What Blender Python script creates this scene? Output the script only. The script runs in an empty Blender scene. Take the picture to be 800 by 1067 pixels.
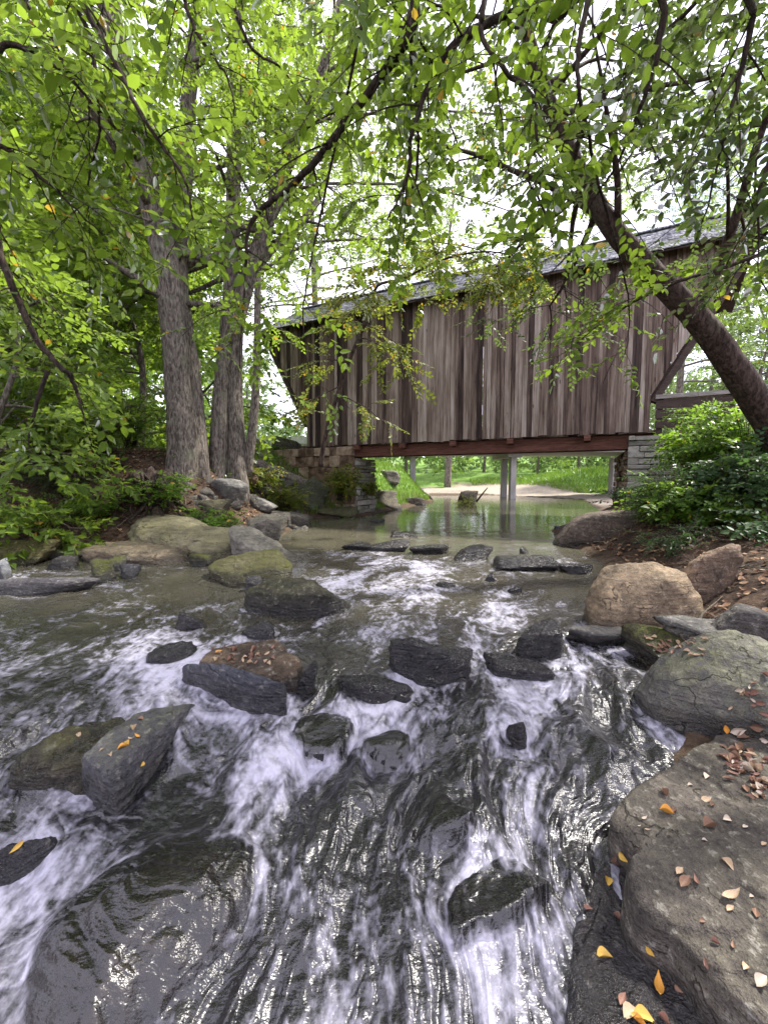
import bpy, bmesh, math, random
import numpy as np
from mathutils import Vector, Matrix
from mathutils.bvhtree import BVHTree

R = math.radians
rng = np.random.default_rng(11)
scene = bpy.context.scene
COL = scene.collection

# ------------------------------------------------------------------ camera model
F = 430.0 / 800.0            # focal length over picture width
CZ = 1.25
PITCH = R(4.4)
FWD = np.array([0, math.cos(PITCH), -math.sin(PITCH)])
UPV = np.array([0, math.sin(PITCH), math.cos(PITCH)])
CAM = np.array([0, 0, CZ])


def ray(px, py):
    d = np.array([(px - 400) / 430.0, 0, 0]) + UPV * ((533.5 - py) / 430.0) + FWD
    return d


def at(px, py, Y):
    d = ray(px, py)
    return CAM + d * (Y / d[1])


def onz(px, py, z):
    d = ray(px, py)
    return CAM + d * ((z - CZ) / d[2])


def ss(a, b, x):
    t = np.clip((np.asarray(x, float) - a) / (b - a), 0, 1)
    return t * t * (3 - 2 * t)


# ------------------------------------------------------------------ noise
_prng = np.random.default_rng(5)
_perm = _prng.permutation(256)
_perm = np.concatenate([_perm, _perm, _perm])
_grad = _prng.normal(size=(256, 3))
_grad /= np.linalg.norm(_grad, axis=1)[:, None]


def pnoise(p):
    p = np.asarray(p, float)
    i = np.floor(p).astype(np.int64)
    f = p - i
    u = f * f * f * (f * (f * 6 - 15) + 10)
    i &= 255
    out = 0
    for dx in (0, 1):
        wx = u[:, 0] if dx else 1 - u[:, 0]
        a = _perm[i[:, 0] + dx]
        for dy in (0, 1):
            wy = u[:, 1] if dy else 1 - u[:, 1]
            b = _perm[(a + i[:, 1] + dy) & 511]
            for dz in (0, 1):
                wz = u[:, 2] if dz else 1 - u[:, 2]
                g = _grad[_perm[(b + i[:, 2] + dz) & 511]]
                d = g[:, 0] * (f[:, 0] - dx) + g[:, 1] * (f[:, 1] - dy) + g[:, 2] * (f[:, 2] - dz)
                out = out + wx * wy * wz * d
    return out * 1.5


def fbm(p, octv=4, gain=.5):
    p = np.asarray(p, float)
    s = 0
    a = 1
    for k in range(octv):
        s = s + a * pnoise(p * (2.03 ** k) + 17.3 * k)
        a *= gain
    return s


def fbm2(x, y, octv=4, z=0.0, gain=.5):
    x = np.asarray(x, float).ravel()
    y = np.asarray(y, float).ravel()
    return fbm(np.stack([x, y, np.full_like(x, z)], 1), octv, gain)


# ------------------------------------------------------------------ object helpers
def tag(o, label=None, cat=None, group=None, kind=None):
    if label: o['label'] = label
    if cat: o['category'] = cat
    if group: o['group'] = group
    if kind: o['kind'] = kind
    return o


def thing(name, label, cat, loc=(0, 0, 0), rz=0, group=None):
    o = bpy.data.objects.new(name, None)
    o.empty_display_size = .2
    COL.objects.link(o)
    o.location = loc
    o.rotation_euler = (0, 0, rz)
    return tag(o, label, cat, group)


class MB:
    """collects triangles and quads and links them as one mesh object"""
    def __init__(s):
        s.v = []; s.q = []; s.t = []; s.qm = []; s.tm = []; s.n = 0

    def add(s, V, Q=None, T=None, m=0):
        V = np.asarray(V, float).reshape(-1, 3)
        s.v.append(V)
        if Q is not None and len(Q):
            Q = np.asarray(Q, np.int64).reshape(-1, 4) + s.n
            s.q.append(Q); s.qm.append(np.full(len(Q), m) if np.isscalar(m) else m[0])
        if T is not None and len(T):
            T = np.asarray(T, np.int64).reshape(-1, 3) + s.n
            s.t.append(T); s.tm.append(np.full(len(T), m) if np.isscalar(m) else m[1])
        s.n += len(V)

    def box(s, lo, hi, m=0, xf=None, taper=None):
        x0, y0, z0 = lo; x1, y1, z1 = hi
        V = np.array([[x0, y0, z0], [x1, y0, z0], [x1, y1, z0], [x0, y1, z0],
                      [x0, y0, z1], [x1, y0, z1], [x1, y1, z1], [x0, y1, z1]], float)
        if xf is not None: V = xf(V)
        s.add(V, [[0, 3, 2, 1], [4, 5, 6, 7], [0, 1, 5, 4], [1, 2, 6, 5], [2, 3, 7, 6], [3, 0, 4, 7]], m=m)

    def hexa(s, V, m=0):
        s.add(V, [[0, 3, 2, 1], [4, 5, 6, 7], [0, 1, 5, 4], [1, 2, 6, 5], [2, 3, 7, 6], [3, 0, 4, 7]], m=m)

    def tube(s, P, rad, sides=8, m=0, cap=True, rough=0.0, seed=0.0, ridges=0):
        P = np.asarray(P, float); rad = np.asarray(rad, float)
        n = len(P)
        tan = np.gradient(P, axis=0)
        tan /= np.linalg.norm(tan, axis=1)[:, None] + 1e-9
        ref = np.array([0.31, 0.95, 0.05]) if abs(tan[0, 2]) > .7 else np.array([0, 0, 1.0])
        a = np.cross(tan, ref); a /= np.linalg.norm(a, axis=1)[:, None] + 1e-9
        b = np.cross(a, tan)
        th = np.linspace(0, 2 * math.pi, sides, endpoint=False)
        r = np.repeat(rad[:, None], sides, 1)
        if rough:
            ln = np.concatenate([[0], np.cumsum(np.linalg.norm(np.diff(P, axis=0), axis=1))])
            q = np.stack([np.tile(np.cos(th), n) * 1.7 + seed, np.tile(np.sin(th), n) * 1.7,
                          np.repeat(ln / (rad.mean() * 3.0), sides)], 1)
            r = r * (1 + rough * fbm(q, 3).reshape(n, sides))
            if ridges:
                q2 = q * [3.2, 3.2, .9]
                r = r * (1 + ridges * np.abs(fbm(q2, 3)).reshape(n, sides))
        V = P[:, None, :] + r[:, :, None] * (np.cos(th)[None, :, None] * a[:, None, :] + np.sin(th)[None, :, None] * b[:, None, :])
        i = np.arange(n - 1)[:, None] * sides
        j = np.arange(sides)[None, :]
        jn = (j + 1) % sides
        Q = np.stack([i + j, i + jn, i + sides + jn, i + sides + j], -1).reshape(-1, 4)
        V = V.reshape(-1, 3)
        T = None
        if cap:
            V = np.concatenate([V, P[:1], P[-1:]])
            c0, c1 = n * sides, n * sides + 1
            jj = np.arange(sides); jm = (jj + 1) % sides
            T = np.concatenate([np.stack([np.full(sides, c0), jm, jj], 1),
                                np.stack([np.full(sides, c1), (n - 1) * sides + jj, (n - 1) * sides + jm], 1)])
        s.add(V, Q, T, m=m)

    def build(s, name, mats, parent=None, smooth=False, attrs=None):
        V = np.concatenate(s.v) if s.v else np.zeros((0, 3))
        Q = np.concatenate(s.q) if s.q else np.zeros((0, 4), np.int64)
        T = np.concatenate(s.t) if s.t else np.zeros((0, 3), np.int64)
        mi = np.concatenate((s.qm if s.qm else []) + (s.tm if s.tm else [])) if (s.qm or s.tm) else np.zeros(0)
        me = bpy.data.meshes.new(name)
        me.vertices.add(len(V)); me.vertices.foreach_set('co', V.astype(np.float32).ravel())
        loops = np.concatenate([Q.ravel(), T.ravel()]).astype(np.int32)
        tot = np.concatenate([np.full(len(Q), 4), np.full(len(T), 3)]).astype(np.int32)
        st = np.concatenate([[0], np.cumsum(tot)[:-1]]).astype(np.int32) if len(tot) else np.zeros(0, np.int32)
        me.loops.add(len(loops)); me.loops.foreach_set('vertex_index', loops)
        me.polygons.add(len(tot)); me.polygons.foreach_set('loop_start', st); me.polygons.foreach_set('loop_total', tot)
        if not isinstance(mats, (list, tuple)): mats = [mats]
        for m in mats: me.materials.append(m)
        me.polygons.foreach_set('material_index', mi.astype(np.int32))
        me.polygons.foreach_set('use_smooth', np.full(len(tot), smooth))
        me.update(calc_edges=True)
        if attrs:
            for k, (typ, arr) in attrs.items():
                at_ = me.attributes.new(k, typ, 'POINT')
                key = {'FLOAT': 'value', 'FLOAT_COLOR': 'color', 'FLOAT2': 'vector', 'FLOAT_VECTOR': 'vector'}[typ]
                at_.data.foreach_set(key, np.asarray(arr, np.float32).ravel())
        me.validate()
        o = bpy.data.objects.new(name, me)
        COL.objects.link(o)
        if parent is not None: o.parent = parent
        return o


def copy_tree(o, parent=None):
    c = o.copy(); COL.objects.link(c)
    if parent is not None: c.parent = parent
    for ch in list(o.children):
        copy_tree(ch, c)
    return c


def spline(P, n):
    """Catmull-Rom through the points, n samples"""
    P = np.asarray(P, float)
    k = len(P)
    Pe = np.concatenate([2 * P[:1] - P[1:2], P, 2 * P[-1:] - P[-2:-1]])
    u = np.linspace(0, k - 1 - 1e-6, n)
    i = u.astype(int); f = (u - i)[:, None]
    a, b, c, d = Pe[i], Pe[i + 1], Pe[i + 2], Pe[i + 3]
    return .5 * (2 * b + (c - a) * f + (2 * a - 5 * b + 4 * c - d) * f ** 2 + (3 * b - a - 3 * c + d) * f ** 3)


def lerp1(a, n):
    a = np.asarray(a, float)
    return np.interp(np.linspace(0, len(a) - 1, n), np.arange(len(a)), a)


# ------------------------------------------------------------------ materials
def mat(name):
    m = bpy.data.materials.new(name); m.use_nodes = True
    nt = m.node_tree; nt.nodes.clear()
    out = nt.nodes.new('ShaderNodeOutputMaterial')
    return m, nt, out


def N(nt, typ, **kw):
    n = nt.nodes.new(typ)
    for k, v in kw.items():
        if k.startswith('i_'):
            key = k[2:]
            key = int(key) if key.isdigit() else key.replace('_', ' ')
            n.inputs[key].default_value = v
        else:
            setattr(n, k, v)
    return n


def ramp(nt, stops, interp='LINEAR'):
    r = nt.nodes.new('ShaderNodeValToRGB')
    r.color_ramp.interpolation = interp
    e = r.color_ramp.elements
    while len(e) < len(stops): e.new(.5)
    for x, (p, c) in zip(e, stops):
        x.position = p
        x.color = (*c, 1) if len(c) == 3 else c
    return r


def mixc(nt, fac, a, b, blend='MIX'):
    n = nt.nodes.new('ShaderNodeMix'); n.data_type = 'RGBA'; n.blend_type = blend
    for sock, v in ((n.inputs[0], fac), (n.inputs[6], a), (n.inputs[7], b)):
        if hasattr(v, 'is_linked') or hasattr(v, 'links'): nt.links.new(v, sock)
        elif isinstance(v, (tuple, list)): sock.default_value = (*v, 1) if len(v) == 3 else v
        else: sock.default_value = v
    return n.outputs[2]


def math_(nt, op, a, b=None, c=None, clamp=False):
    n = nt.nodes.new('ShaderNodeMath'); n.operation = op; n.use_clamp = clamp
    for k, v in enumerate((a, b, c)):
        if v is None: continue
        if hasattr(v, 'links'): nt.links.new(v, n.inputs[k])
        else: n.inputs[k].default_value = v
    return n.outputs[0]


def coords(nt, kind='Object', scale=(1, 1, 1)):
    tc = nt.nodes.new('ShaderNodeTexCoord')
    mp = nt.nodes.new('ShaderNodeMapping'); mp.inputs['Scale'].default_value = scale
    nt.links.new(tc.outputs[kind], mp.inputs['Vector'])
    return mp.outputs[0]


def noise(nt, vec, scale, detail=4, rough=.55, dist=0.0):
    n = N(nt, 'ShaderNodeTexNoise', i_Scale=scale, i_Detail=detail, i_Roughness=rough, i_Distortion=dist)
    if vec is not None: nt.links.new(vec, n.inputs['Vector'])
    return n.outputs['Fac']


def bump(nt, h, strength=.5, dist=.02, normal=None):
    b = N(nt, 'ShaderNodeBump', i_Strength=strength, i_Distance=dist)
    nt.links.new(h, b.inputs['Height'])
    if normal is not None: nt.links.new(normal, b.inputs['Normal'])
    return b.outputs[0]


def principled(nt, out, col, rough=.8, nrm=None, spec=.4, coat=None):
    p = nt.nodes.new('ShaderNodeBsdfPrincipled')
    for key, v in (('Base Color', col), ('Roughness', rough), ('Specular IOR Level', spec), ('Normal', nrm), ('Coat Weight', coat)):
        if v is None: continue
        if hasattr(v, 'links'): nt.links.new(v, p.inputs[key])
        elif isinstance(v, (tuple, list)): p.inputs[key].default_value = (*v, 1)
        else: p.inputs[key].default_value = v
    if out is not None: nt.links.new(p.outputs[0], out.inputs[0])
    return p


def attr(nt, name, outp='Fac'):
    a = nt.nodes.new('ShaderNodeAttribute'); a.attribute_name = name
    return a.outputs[outp]


def leaf_material(name, dark, light, trans, yellow=.02, gloss=.25, tw=.5):
    m, nt, out = mat(name)
    g = nt.nodes.new('ShaderNodeNewGeometry')
    rnd = g.outputs['Random Per Island']
    big = noise(nt, coords(nt, 'Object'), .9, 2)
    f = math_(nt, 'ADD', math_(nt, 'MULTIPLY', rnd, .65), math_(nt, 'MULTIPLY', math_(nt, 'SUBTRACT', big, .3), .8), clamp=True)
    c = mixc(nt, f, dark, light)
    t = mixc(nt, f, tuple(v * .75 for v in trans), tuple(v * 1.1 for v in trans))
    r2 = math_(nt, 'FRACT', math_(nt, 'MULTIPLY', rnd, 37.7))
    ye = math_(nt, 'LESS_THAN', r2, yellow)
    c = mixc(nt, ye, c, (.35, .24, .03))
    t = mixc(nt, ye, t, (.5, .33, .03))
    d = nt.nodes.new('ShaderNodeBsdfDiffuse'); nt.links.new(c, d.inputs[0])
    tr = nt.nodes.new('ShaderNodeBsdfTranslucent'); nt.links.new(t, tr.inputs[0])
    mx = nt.nodes.new('ShaderNodeMixShader'); mx.inputs[0].default_value = tw
    nt.links.new(d.outputs[0], mx.inputs[1]); nt.links.new(tr.outputs[0], mx.inputs[2])
    gl = nt.nodes.new('ShaderNodeBsdfGlossy'); gl.inputs['Roughness'].default_value = .38
    gl.inputs['Color'].default_value = (1, 1, 1, 1)
    fr = N(nt, 'ShaderNodeFresnel', i_IOR=1.4)
    mx2 = nt.nodes.new('ShaderNodeMixShader')
    nt.links.new(math_(nt, 'MULTIPLY', fr.outputs[0], gloss), mx2.inputs[0])
    nt.links.new(mx.outputs[0], mx2.inputs[1]); nt.links.new(gl.outputs[0], mx2.inputs[2])
    nt.links.new(mx2.outputs[0], out.inputs[0])
    return m


def bark_material(name, dark, light, scale=1.0, lichen=.0, streak=(7, 7, 2.0)):
    m, nt, out = mat(name)
    v = coords(nt, 'Object', streak)
    n1 = noise(nt, v, 3.2 * scale, 6, .62, .6)
    n2 = noise(nt, coords(nt, 'Object'), 2.3 * scale, 4, .6)
    c = ramp(nt, [(.38, dark), (.5, tuple(a * .55 + b * .45 for a, b in zip(dark, light))), (.63, light)])
    nt.links.new(n1, c.inputs[0])
    col = mixc(nt, ramp_out(nt, n2, .52, .68, lichen), c.outputs[0], (.23, .25, .17))
    principled(nt, out, col, .9, bump(nt, n1, 1.0, .06), .2)
    return m


def ramp_out(nt, val, a, b, amt=1.0):
    mr = N(nt, 'ShaderNodeMapRange')
    mr.interpolation_type = 'SMOOTHSTEP'
    nt.links.new(val, mr.inputs[0])
    mr.inputs[1].default_value = a; mr.inputs[2].default_value = b
    mr.inputs[3].default_value = 0; mr.inputs[4].default_value = amt
    return mr.outputs[0]


M = {}
M['leaf_near'] = leaf_material('leaf_near', (.042, .082, .014), (.088, .145, .024), (.27, .41, .035), .012, .2, .55)
M['leaf_mid'] = leaf_material('leaf_mid', (.05, .092, .014), (.10, .16, .026), (.31, .46, .04), .01, .2, .55)
M['leaf_shaded'] = leaf_material('leaf_shaded', (.035, .064, .016), (.068, .108, .026), (.15, .23, .04), .008, .35, .42)  # shade of the right canopy is put into this darker leaf colour
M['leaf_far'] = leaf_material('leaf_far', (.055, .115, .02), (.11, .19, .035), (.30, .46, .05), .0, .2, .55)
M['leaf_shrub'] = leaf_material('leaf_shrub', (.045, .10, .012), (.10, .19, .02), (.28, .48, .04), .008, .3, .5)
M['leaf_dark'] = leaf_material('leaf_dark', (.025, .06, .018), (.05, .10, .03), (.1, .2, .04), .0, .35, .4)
M['leaf_vine'] = leaf_material('leaf_vine', (.07, .11, .012), (.13, .17, .02), (.32, .38, .035), .06, .35, .5)
M['leaf_hazed'] = leaf_material('leaf_hazed', (.08, .13, .045), (.14, .2, .07), (.24, .36, .1), .0, .2, .45)  # far haze and sunlight washed into the leaf colour
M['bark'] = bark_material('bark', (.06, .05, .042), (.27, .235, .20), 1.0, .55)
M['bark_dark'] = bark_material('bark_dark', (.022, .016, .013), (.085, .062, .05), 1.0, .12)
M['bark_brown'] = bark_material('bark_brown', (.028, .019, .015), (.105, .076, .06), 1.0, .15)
M['bark_far'] = bark_material('bark_far', (.06, .05, .04), (.19, .165, .135), .7, .4)
# ------------------------------------------------------------------ world, sun, camera
SUN_EL, SUN_AZ = R(55), R(72)      # azimuth measured from +Y towards +X: ahead and to the left
w = bpy.data.worlds.new('World'); scene.world = w
w.use_nodes = True
wn = w.node_tree; wn.nodes.clear()
wo = wn.nodes.new('ShaderNodeOutputWorld')
bg = wn.nodes.new('ShaderNodeBackground'); bg.inputs[1].default_value = .105
sky = wn.nodes.new('ShaderNodeTexSky'); sky.sky_type = 'NISHITA'; sky.sun_disc = False
sky.sun_elevation = SUN_EL; sky.sun_rotation = SUN_AZ
sky.air_density = 1.0; sky.dust_density = 2.0; sky.ozone_density = 1.0
tcw = wn.nodes.new('ShaderNodeTexCoord')
nz = noise(wn, tcw.outputs['Generated'], 2.6, 5, .6, .3)
cl = ramp_out(wn, nz, .25, .48, .93)
skc = mixc(wn, cl, sky.outputs[0], (10.6, 10.2, 12.4))
wn.links.new(skc, bg.inputs[0]); wn.links.new(bg.outputs[0], wo.inputs[0])

sd = bpy.data.lights.new('sun', 'SUN'); sd.energy = 5.0; sd.angle = R(4); sd.color = (1, .95, .87)
so = bpy.data.objects.new('sun', sd); COL.objects.link(so)
sdir = Vector((math.sin(SUN_AZ) * math.cos(SUN_EL), math.cos(SUN_AZ) * math.cos(SUN_EL), math.sin(SUN_EL)))
so.rotation_euler = sdir.to_track_quat('Z', 'Y').to_euler()
so.location = sdir * 60

cd = bpy.data.cameras.new('camera'); co = bpy.data.objects.new('camera', cd); COL.objects.link(co)
cd.sensor_fit = 'HORIZONTAL'; cd.sensor_width = 36; cd.lens = 36 * F
cd.clip_start = .02; cd.clip_end = 2000
co.location = CAM; co.rotation_euler = (R(90) - PITCH, 0, 0)
scene.camera = co
scene.view_settings.view_transform = 'Standard'; scene.view_settings.look = 'None'
scene.view_settings.gamma = 1; scene.view_settings.use_curve_mapping = False
scene.view_settings.exposure = 1.22
scene.render.engine = 'CYCLES'
cy = scene.cycles
cy.max_bounces = 8; cy.diffuse_bounces = 4; cy.glossy_bounces = 3; cy.transmission_bounces = 4; cy.transparent_max_bounces = 8
cy.caustics_reflective = False; cy.caustics_refractive = False
cy.sample_clamp_indirect = 5; cy.sample_clamp_direct = 5
cy.use_denoising = True
try:
    cy.denoiser = 'OPENIMAGEDENOISE'; cy.denoising_input_passes = 'RGB_ALBEDO_NORMAL'; cy.denoising_prefilter = 'FAST'
except Exception: pass

# ------------------------------------------------------------------ creek layout (metres, z = 0 is the upper pool)
CREEK = np.array([(-6, -9), (-7.5, 0), (-8.6, 4), (-8.0, 6.2), (-6.3, 6.95), (-4.5, 7.2), (-3.1, 8.2), (-2.4, 9.5), (-2.35, 11.5),
                  (-2.7, 13.6), (-.75, 14.1), (.0, 16.6), (1.3, 20), (2.9, 24), (3.4, 30), (4, 36), (9, 36), (13, 27), (9, 17), (5.9, 12.6), (4.2, 10.2), (3.7, 8), (3.35, 6.2),
                  (2.95, 4.8), (2.3, 3.3), (1.85, 2.5), (1.3, 1.7), (.95, 1.2), (.8, .5), (.6, -9)])


def W0(x, Y):
    x = np.asarray(x, float); Y = np.asarray(Y, float)
    yy = Y + .18 * np.sin(x * 1.7 + .6) + .10 * np.sin(x * 4.1)
    a = -.19 * (1 - ss(2.9, 6.2, yy))
    b = -.21 * (1 - ss(1.75, 2.95, yy))
    c = -.17 * (1 - ss(.5, 1.9, yy))
    return a + b + c


def onwater(px, py, dz=0.0):
    z = 0.0
    for _ in range(14):
        p = onz(px, py, z + dz)
        z = .5 * z + .5 * float(W0(p[0], p[1]))
    return p


def poly_dist(x, y, poly=CREEK):
    """signed distance: negative inside the creek"""
    x = np.asarray(x, float).ravel(); y = np.asarray(y, float).ravel()
    best = np.full(x.shape, 1e9); ins = np.zeros(x.shape, bool)
    n = len(poly)
    for k in range(n):
        a = poly[k]; b = poly[(k + 1) % n]
        e = b - a
        t = np.clip(((x - a[0]) * e[0] + (y - a[1]) * e[1]) / (e @ e), 0, 1)
        best = np.minimum(best, np.hypot(x - a[0] - t * e[0], y - a[1] - t * e[1]))
        c = ((a[1] > y) != (b[1] > y)) & (x < e[0] * (y - a[1]) / (e[1] if e[1] else 1e-9) + a[0])
        ins ^= c
    return np.where(ins, -best, best)


def zones(x, y):
    """side: 0 left bank .. 1 right bank"""
    mid = np.interp(y, [-9, 0, 4, 8, 12, 20, 27, 36, 60], [-2, -2, -2.5, .5, 1.5, 4, 7, 6.5, 8])
    return ss(-.8, .8, x - mid)


def GH(x, y):
    x = np.asarray(x, float); y = np.asarray(y, float)
    sh = x.shape
    x = x.ravel(); y = y.ravel()
    d = poly_dist(x, y)
    w = W0(x, y)
    rough = .07 * fbm2(x * 1.1, y * 1.1, 4, 2.0) + .25 * fbm2(x * .16, y * .16, 2, 7.0) * ss(1, 8, d)
    side = zones(x, y)
    far = ss(13, 16.5, y)
    left = .06 + 1.9 * ss(.1, 2.7, d) + .6 * ss(2.5, 9, d)
    left = left * (1 - far) + far * (.05 + 2.1 * ss(0, 2.6, d) + .5 * ss(2.5, 9, d))
    right = .05 + .55 * ss(0, 1.4, d) + .85 * ss(1.2, 4.5, d) + 1.2 * ss(5, 14, d)
    right = right * (1 - far) + far * (.04 + .10 * ss(0, 6, d) + 1.1 * ss(5, 16, d) + 2.5 * ss(16, 60, d))
    endm = ss(33, 38, y)
    bank = left * (1 - side) + right * side
    bank = bank * (1 - endm) + endm * (.1 + .4 * ss(0, 4, d) + 1.6 * ss(3, 14, d) + 6 * ss(20, 90, d))
    depth = .10 + .28 * ss(0, 1.6, -d) + .18 * ss(1.0, 3, -d) * ss(6, 9, y)
    z = np.where(d < 0, w - depth * ss(0, .35, -d) + .6 * rough * ss(0, .8, -d), w + bank * 1.0 + rough * ss(0, .6, d))
    return z.reshape(sh)


# ---- ground sheet
def spaced(a, b, breaks):
    out = [a]
    while out[-1] < b:
        v = out[-1]
        st = np.interp(v, breaks[0], breaks[1])
        out.append(v + st)
    return np.array(out)


gx = spaced(-170, 190, ([-170, -40, -14, -8, 9, 16, 50, 190], [14, 2.5, .5, .11, .11, .5, 3, 14]))
gy = spaced(-40, 330, ([-40, -8, 0, 2, 12, 20, 40, 80, 330], [6, .8, .16, .09, .10, .25, .8, 4, 22]))
GX, GY = np.meshgrid(gx, gy)
GZ = GH(GX, GY)
nv, nu = GX.shape
ii = (np.arange(nv - 1)[:, None] * nu + np.arange(nu - 1)[None, :]).ravel()
GQ = np.stack([ii, ii + 1, ii + nu + 1, ii + nu], 1)
gxr, gyr, gzr = GX.ravel(), GY.ravel(), GZ.ravel()
gd = poly_dist(gxr, gyr)
gside = zones(gxr, gyr)
nzz = fbm2(gxr * .5, gyr * .5, 3, 9.0)
grass = np.clip(ss(14.5, 16.5, gyr + nzz * 1.5) * (1 - gside) * ss(.3, 1.0, gd + .5 * nzz), 0, 1)
grass = np.maximum(grass, ss(5.5, 8, gd + 2 * nzz) * ss(17, 22, gyr))
sand = ss(17, 22, gyr) * gside * (1 - ss(5.0, 7.5, gd + 1.5 * nzz)) * ss(-.5, .2, gd)
sand = np.maximum(sand, ss(33, 35, gyr) * (1 - ss(3.5, 5, gd + nzz)) * ss(-.5, .2, gd))
bed = ss(.25, -.05, gd)
mb = MB(); mb.add(np.stack([gxr, gyr, gzr], 1), GQ)

m, nt, out = mat('ground_soil')
v = coords(nt, 'Object')
n1 = noise(nt, v, 2.2, 6, .65); n2 = noise(nt, v, 17, 5, .7); n3 = noise(nt, v, 70, 2, .6)
soil = ramp(nt, [(.40, (.020, .014, .010)), (.5, (.055, .038, .027)), (.62, (.13, .094, .066))])
nt.links.new(math_(nt, 'ADD', math_(nt, 'MULTIPLY', n1, .45), math_(nt, 'MULTIPLY', n2, .55)), soil.inputs[0])
vor = N(nt, 'ShaderNodeTexVoronoi', i_Scale=26.0); nt.links.new(v, vor.inputs['Vector'])
litter = ramp(nt, [(.0, (.10, .06, .036)), (.45, (.055, .034, .022)), (1, (.15, .10, .066))]); nt.links.new(vor.outputs['Color'], litter.inputs[0])
c = mixc(nt, ramp_out(nt, n1, .42, .6, .6), soil.outputs[0], litter.outputs[0])
gr = ramp(nt, [(.3, (.06, .12, .02)), (.5, (.11, .2, .035)), (.7, (.17, .26, .06))]); nt.links.new(n2, gr.inputs[0])
c = mixc(nt, attr(nt, 'grass'), c, gr.outputs[0])
sa = ramp(nt, [(.35, (.20, .17, .13)), (.6, (.33, .29, .235))]); nt.links.new(n2, sa.inputs[0])
c = mixc(nt, attr(nt, 'sand'), c, sa.outputs[0])
# stream bed: brown silt with pebbles
vb = N(nt, 'ShaderNodeTexVoronoi', i_Scale=9.0); nt.links.new(v, vb.inputs['Vector'])
bd = ramp(nt, [(.0, (.05, .036, .02)), (.4, (.085, .06, .034)), (.75, (.03, .024, .017)), (1, (.13, .095, .055))]); nt.links.new(vb.outputs['Color'], bd.inputs[0])
bdc = mixc(nt, .55, bd.outputs[0], soil.outputs[0])
c = mixc(nt, attr(nt, 'bed'), c, bdc)
h = math_(nt, 'ADD', math_(nt, 'MULTIPLY', n2, .7), math_(nt, 'MULTIPLY', n3, .3))
principled(nt, out, c, .95, bump(nt, h, .8, .05), .15)
M['ground'] = m
go = mb.build('ground', M['ground'], smooth=True, attrs={'grass': ('FLOAT', grass), 'sand': ('FLOAT', sand), 'bed': ('FLOAT', bed)})
tag(go, 'brown leaf-strewn earth banks and bed of the creek', kind='structure')
# ------------------------------------------------------------------ rocks
m, nt, out = mat('rock')
v = coords(nt, 'Object'); 
n1 = noise(nt, v, 3.5, 6, .62, .4); n2 = noise(nt, v, 22, 5, .68); n3 = noise(nt, v, 95, 3, .6)
vs = coords(nt, 'Object', (1.5, 1.5, 11))
n4 = noise(nt, vs, 2.6, 4, .6, .5)
colr = attr(nt, 'col', 'Color')
k = ramp(nt, [(.37, (.20, .20, .21)), (.47, (.66, .66, .66)), (.54, (.98, .97, .95)), (.64, (1.75, 1.7, 1.6))])
nt.links.new(math_(nt, 'ADD', math_(nt, 'MULTIPLY', n1, .5), math_(nt, 'ADD', math_(nt, 'MULTIPLY', n2, .28), math_(nt, 'MULTIPLY', n4, .22))), k.inputs[0])
c = mixc(nt, 1.0, colr, k.outputs[0], 'MULTIPLY')
# pale lichen specks
lv = ramp_out(nt, n2, .56, .66, .45)
c = mixc(nt, lv, c, (.34, .33, .29))
dk = ramp_out(nt, n3, .54, .66, .6)
c = mixc(nt, dk, c, (.022, .020, .019))
wv = nt.nodes.new('ShaderNodeVectorMath'); wv.operation = 'ADD'; nt.links.new(coords(nt, 'Object', (1, 1, 2.2)), wv.inputs[0])
nzv = N(nt, 'ShaderNodeTexNoise', i_Scale=4.0, i_Detail=4.0); nt.links.new(v, nzv.inputs['Vector'])
wsc = nt.nodes.new('ShaderNodeVectorMath'); wsc.operation = 'SCALE'; wsc.inputs['Scale'].default_value = .5; nt.links.new(nzv.outputs['Color'], wsc.inputs[0]); nt.links.new(wsc.outputs[0], wv.inputs[1])
vc = N(nt, 'ShaderNodeTexVoronoi', i_Scale=2.3); vc.feature = 'DISTANCE_TO_EDGE'; nt.links.new(wv.outputs[0], vc.inputs['Vector'])
crk = math_(nt, 'MULTIPLY', ramp_out(nt, vc.outputs['Distance'], .016, .003, 1.0), ramp_out(nt, n1, .50, .58, 1.0))
c = mixc(nt, math_(nt, 'MULTIPLY', crk, .6), c, (.02, .017, .015))
mo = math_(nt, 'MULTIPLY', attr(nt, 'moss'), ramp_out(nt, math_(nt, 'ADD', math_(nt, 'MULTIPLY', n2, .6), math_(nt, 'MULTIPLY', n1, .4)), .36, .58))
mc = ramp(nt, [(.3, (.03, .04, .008)), (.5, (.085, .10, .014)), (.7, (.17, .17, .03))]); nt.links.new(n3, mc.inputs[0])
c = mixc(nt, mo, c, mc.outputs[0])
wet = attr(nt, 'wet')
c = mixc(nt, wet, c, mixc(nt, 1.0, c, (.36, .345, .335), 'MULTIPLY'))
rgh = math_(nt, 'SUBTRACT', .88, math_(nt, 'MULTIPLY', wet, math_(nt, 'ADD', .45, math_(nt, 'MULTIPLY', n2, .35))))
h = math_(nt, 'ADD', math_(nt, 'MULTIPLY', n2, .5), math_(nt, 'ADD', math_(nt, 'MULTIPLY', n3, .18), math_(nt, 'MULTIPLY', n4, .5)))
h = math_(nt, 'ADD', h, math_(nt, 'MULTIPLY', mo, .25))
h = math_(nt, 'SUBTRACT', h, math_(nt, 'MULTIPLY', crk, .5))
principled(nt, out, c, rgh, bump(nt, h, 1.0, .07), math_(nt, 'ADD', .25, math_(nt, 'MULTIPLY', wet, .3)))
M['rock'] = m

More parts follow.
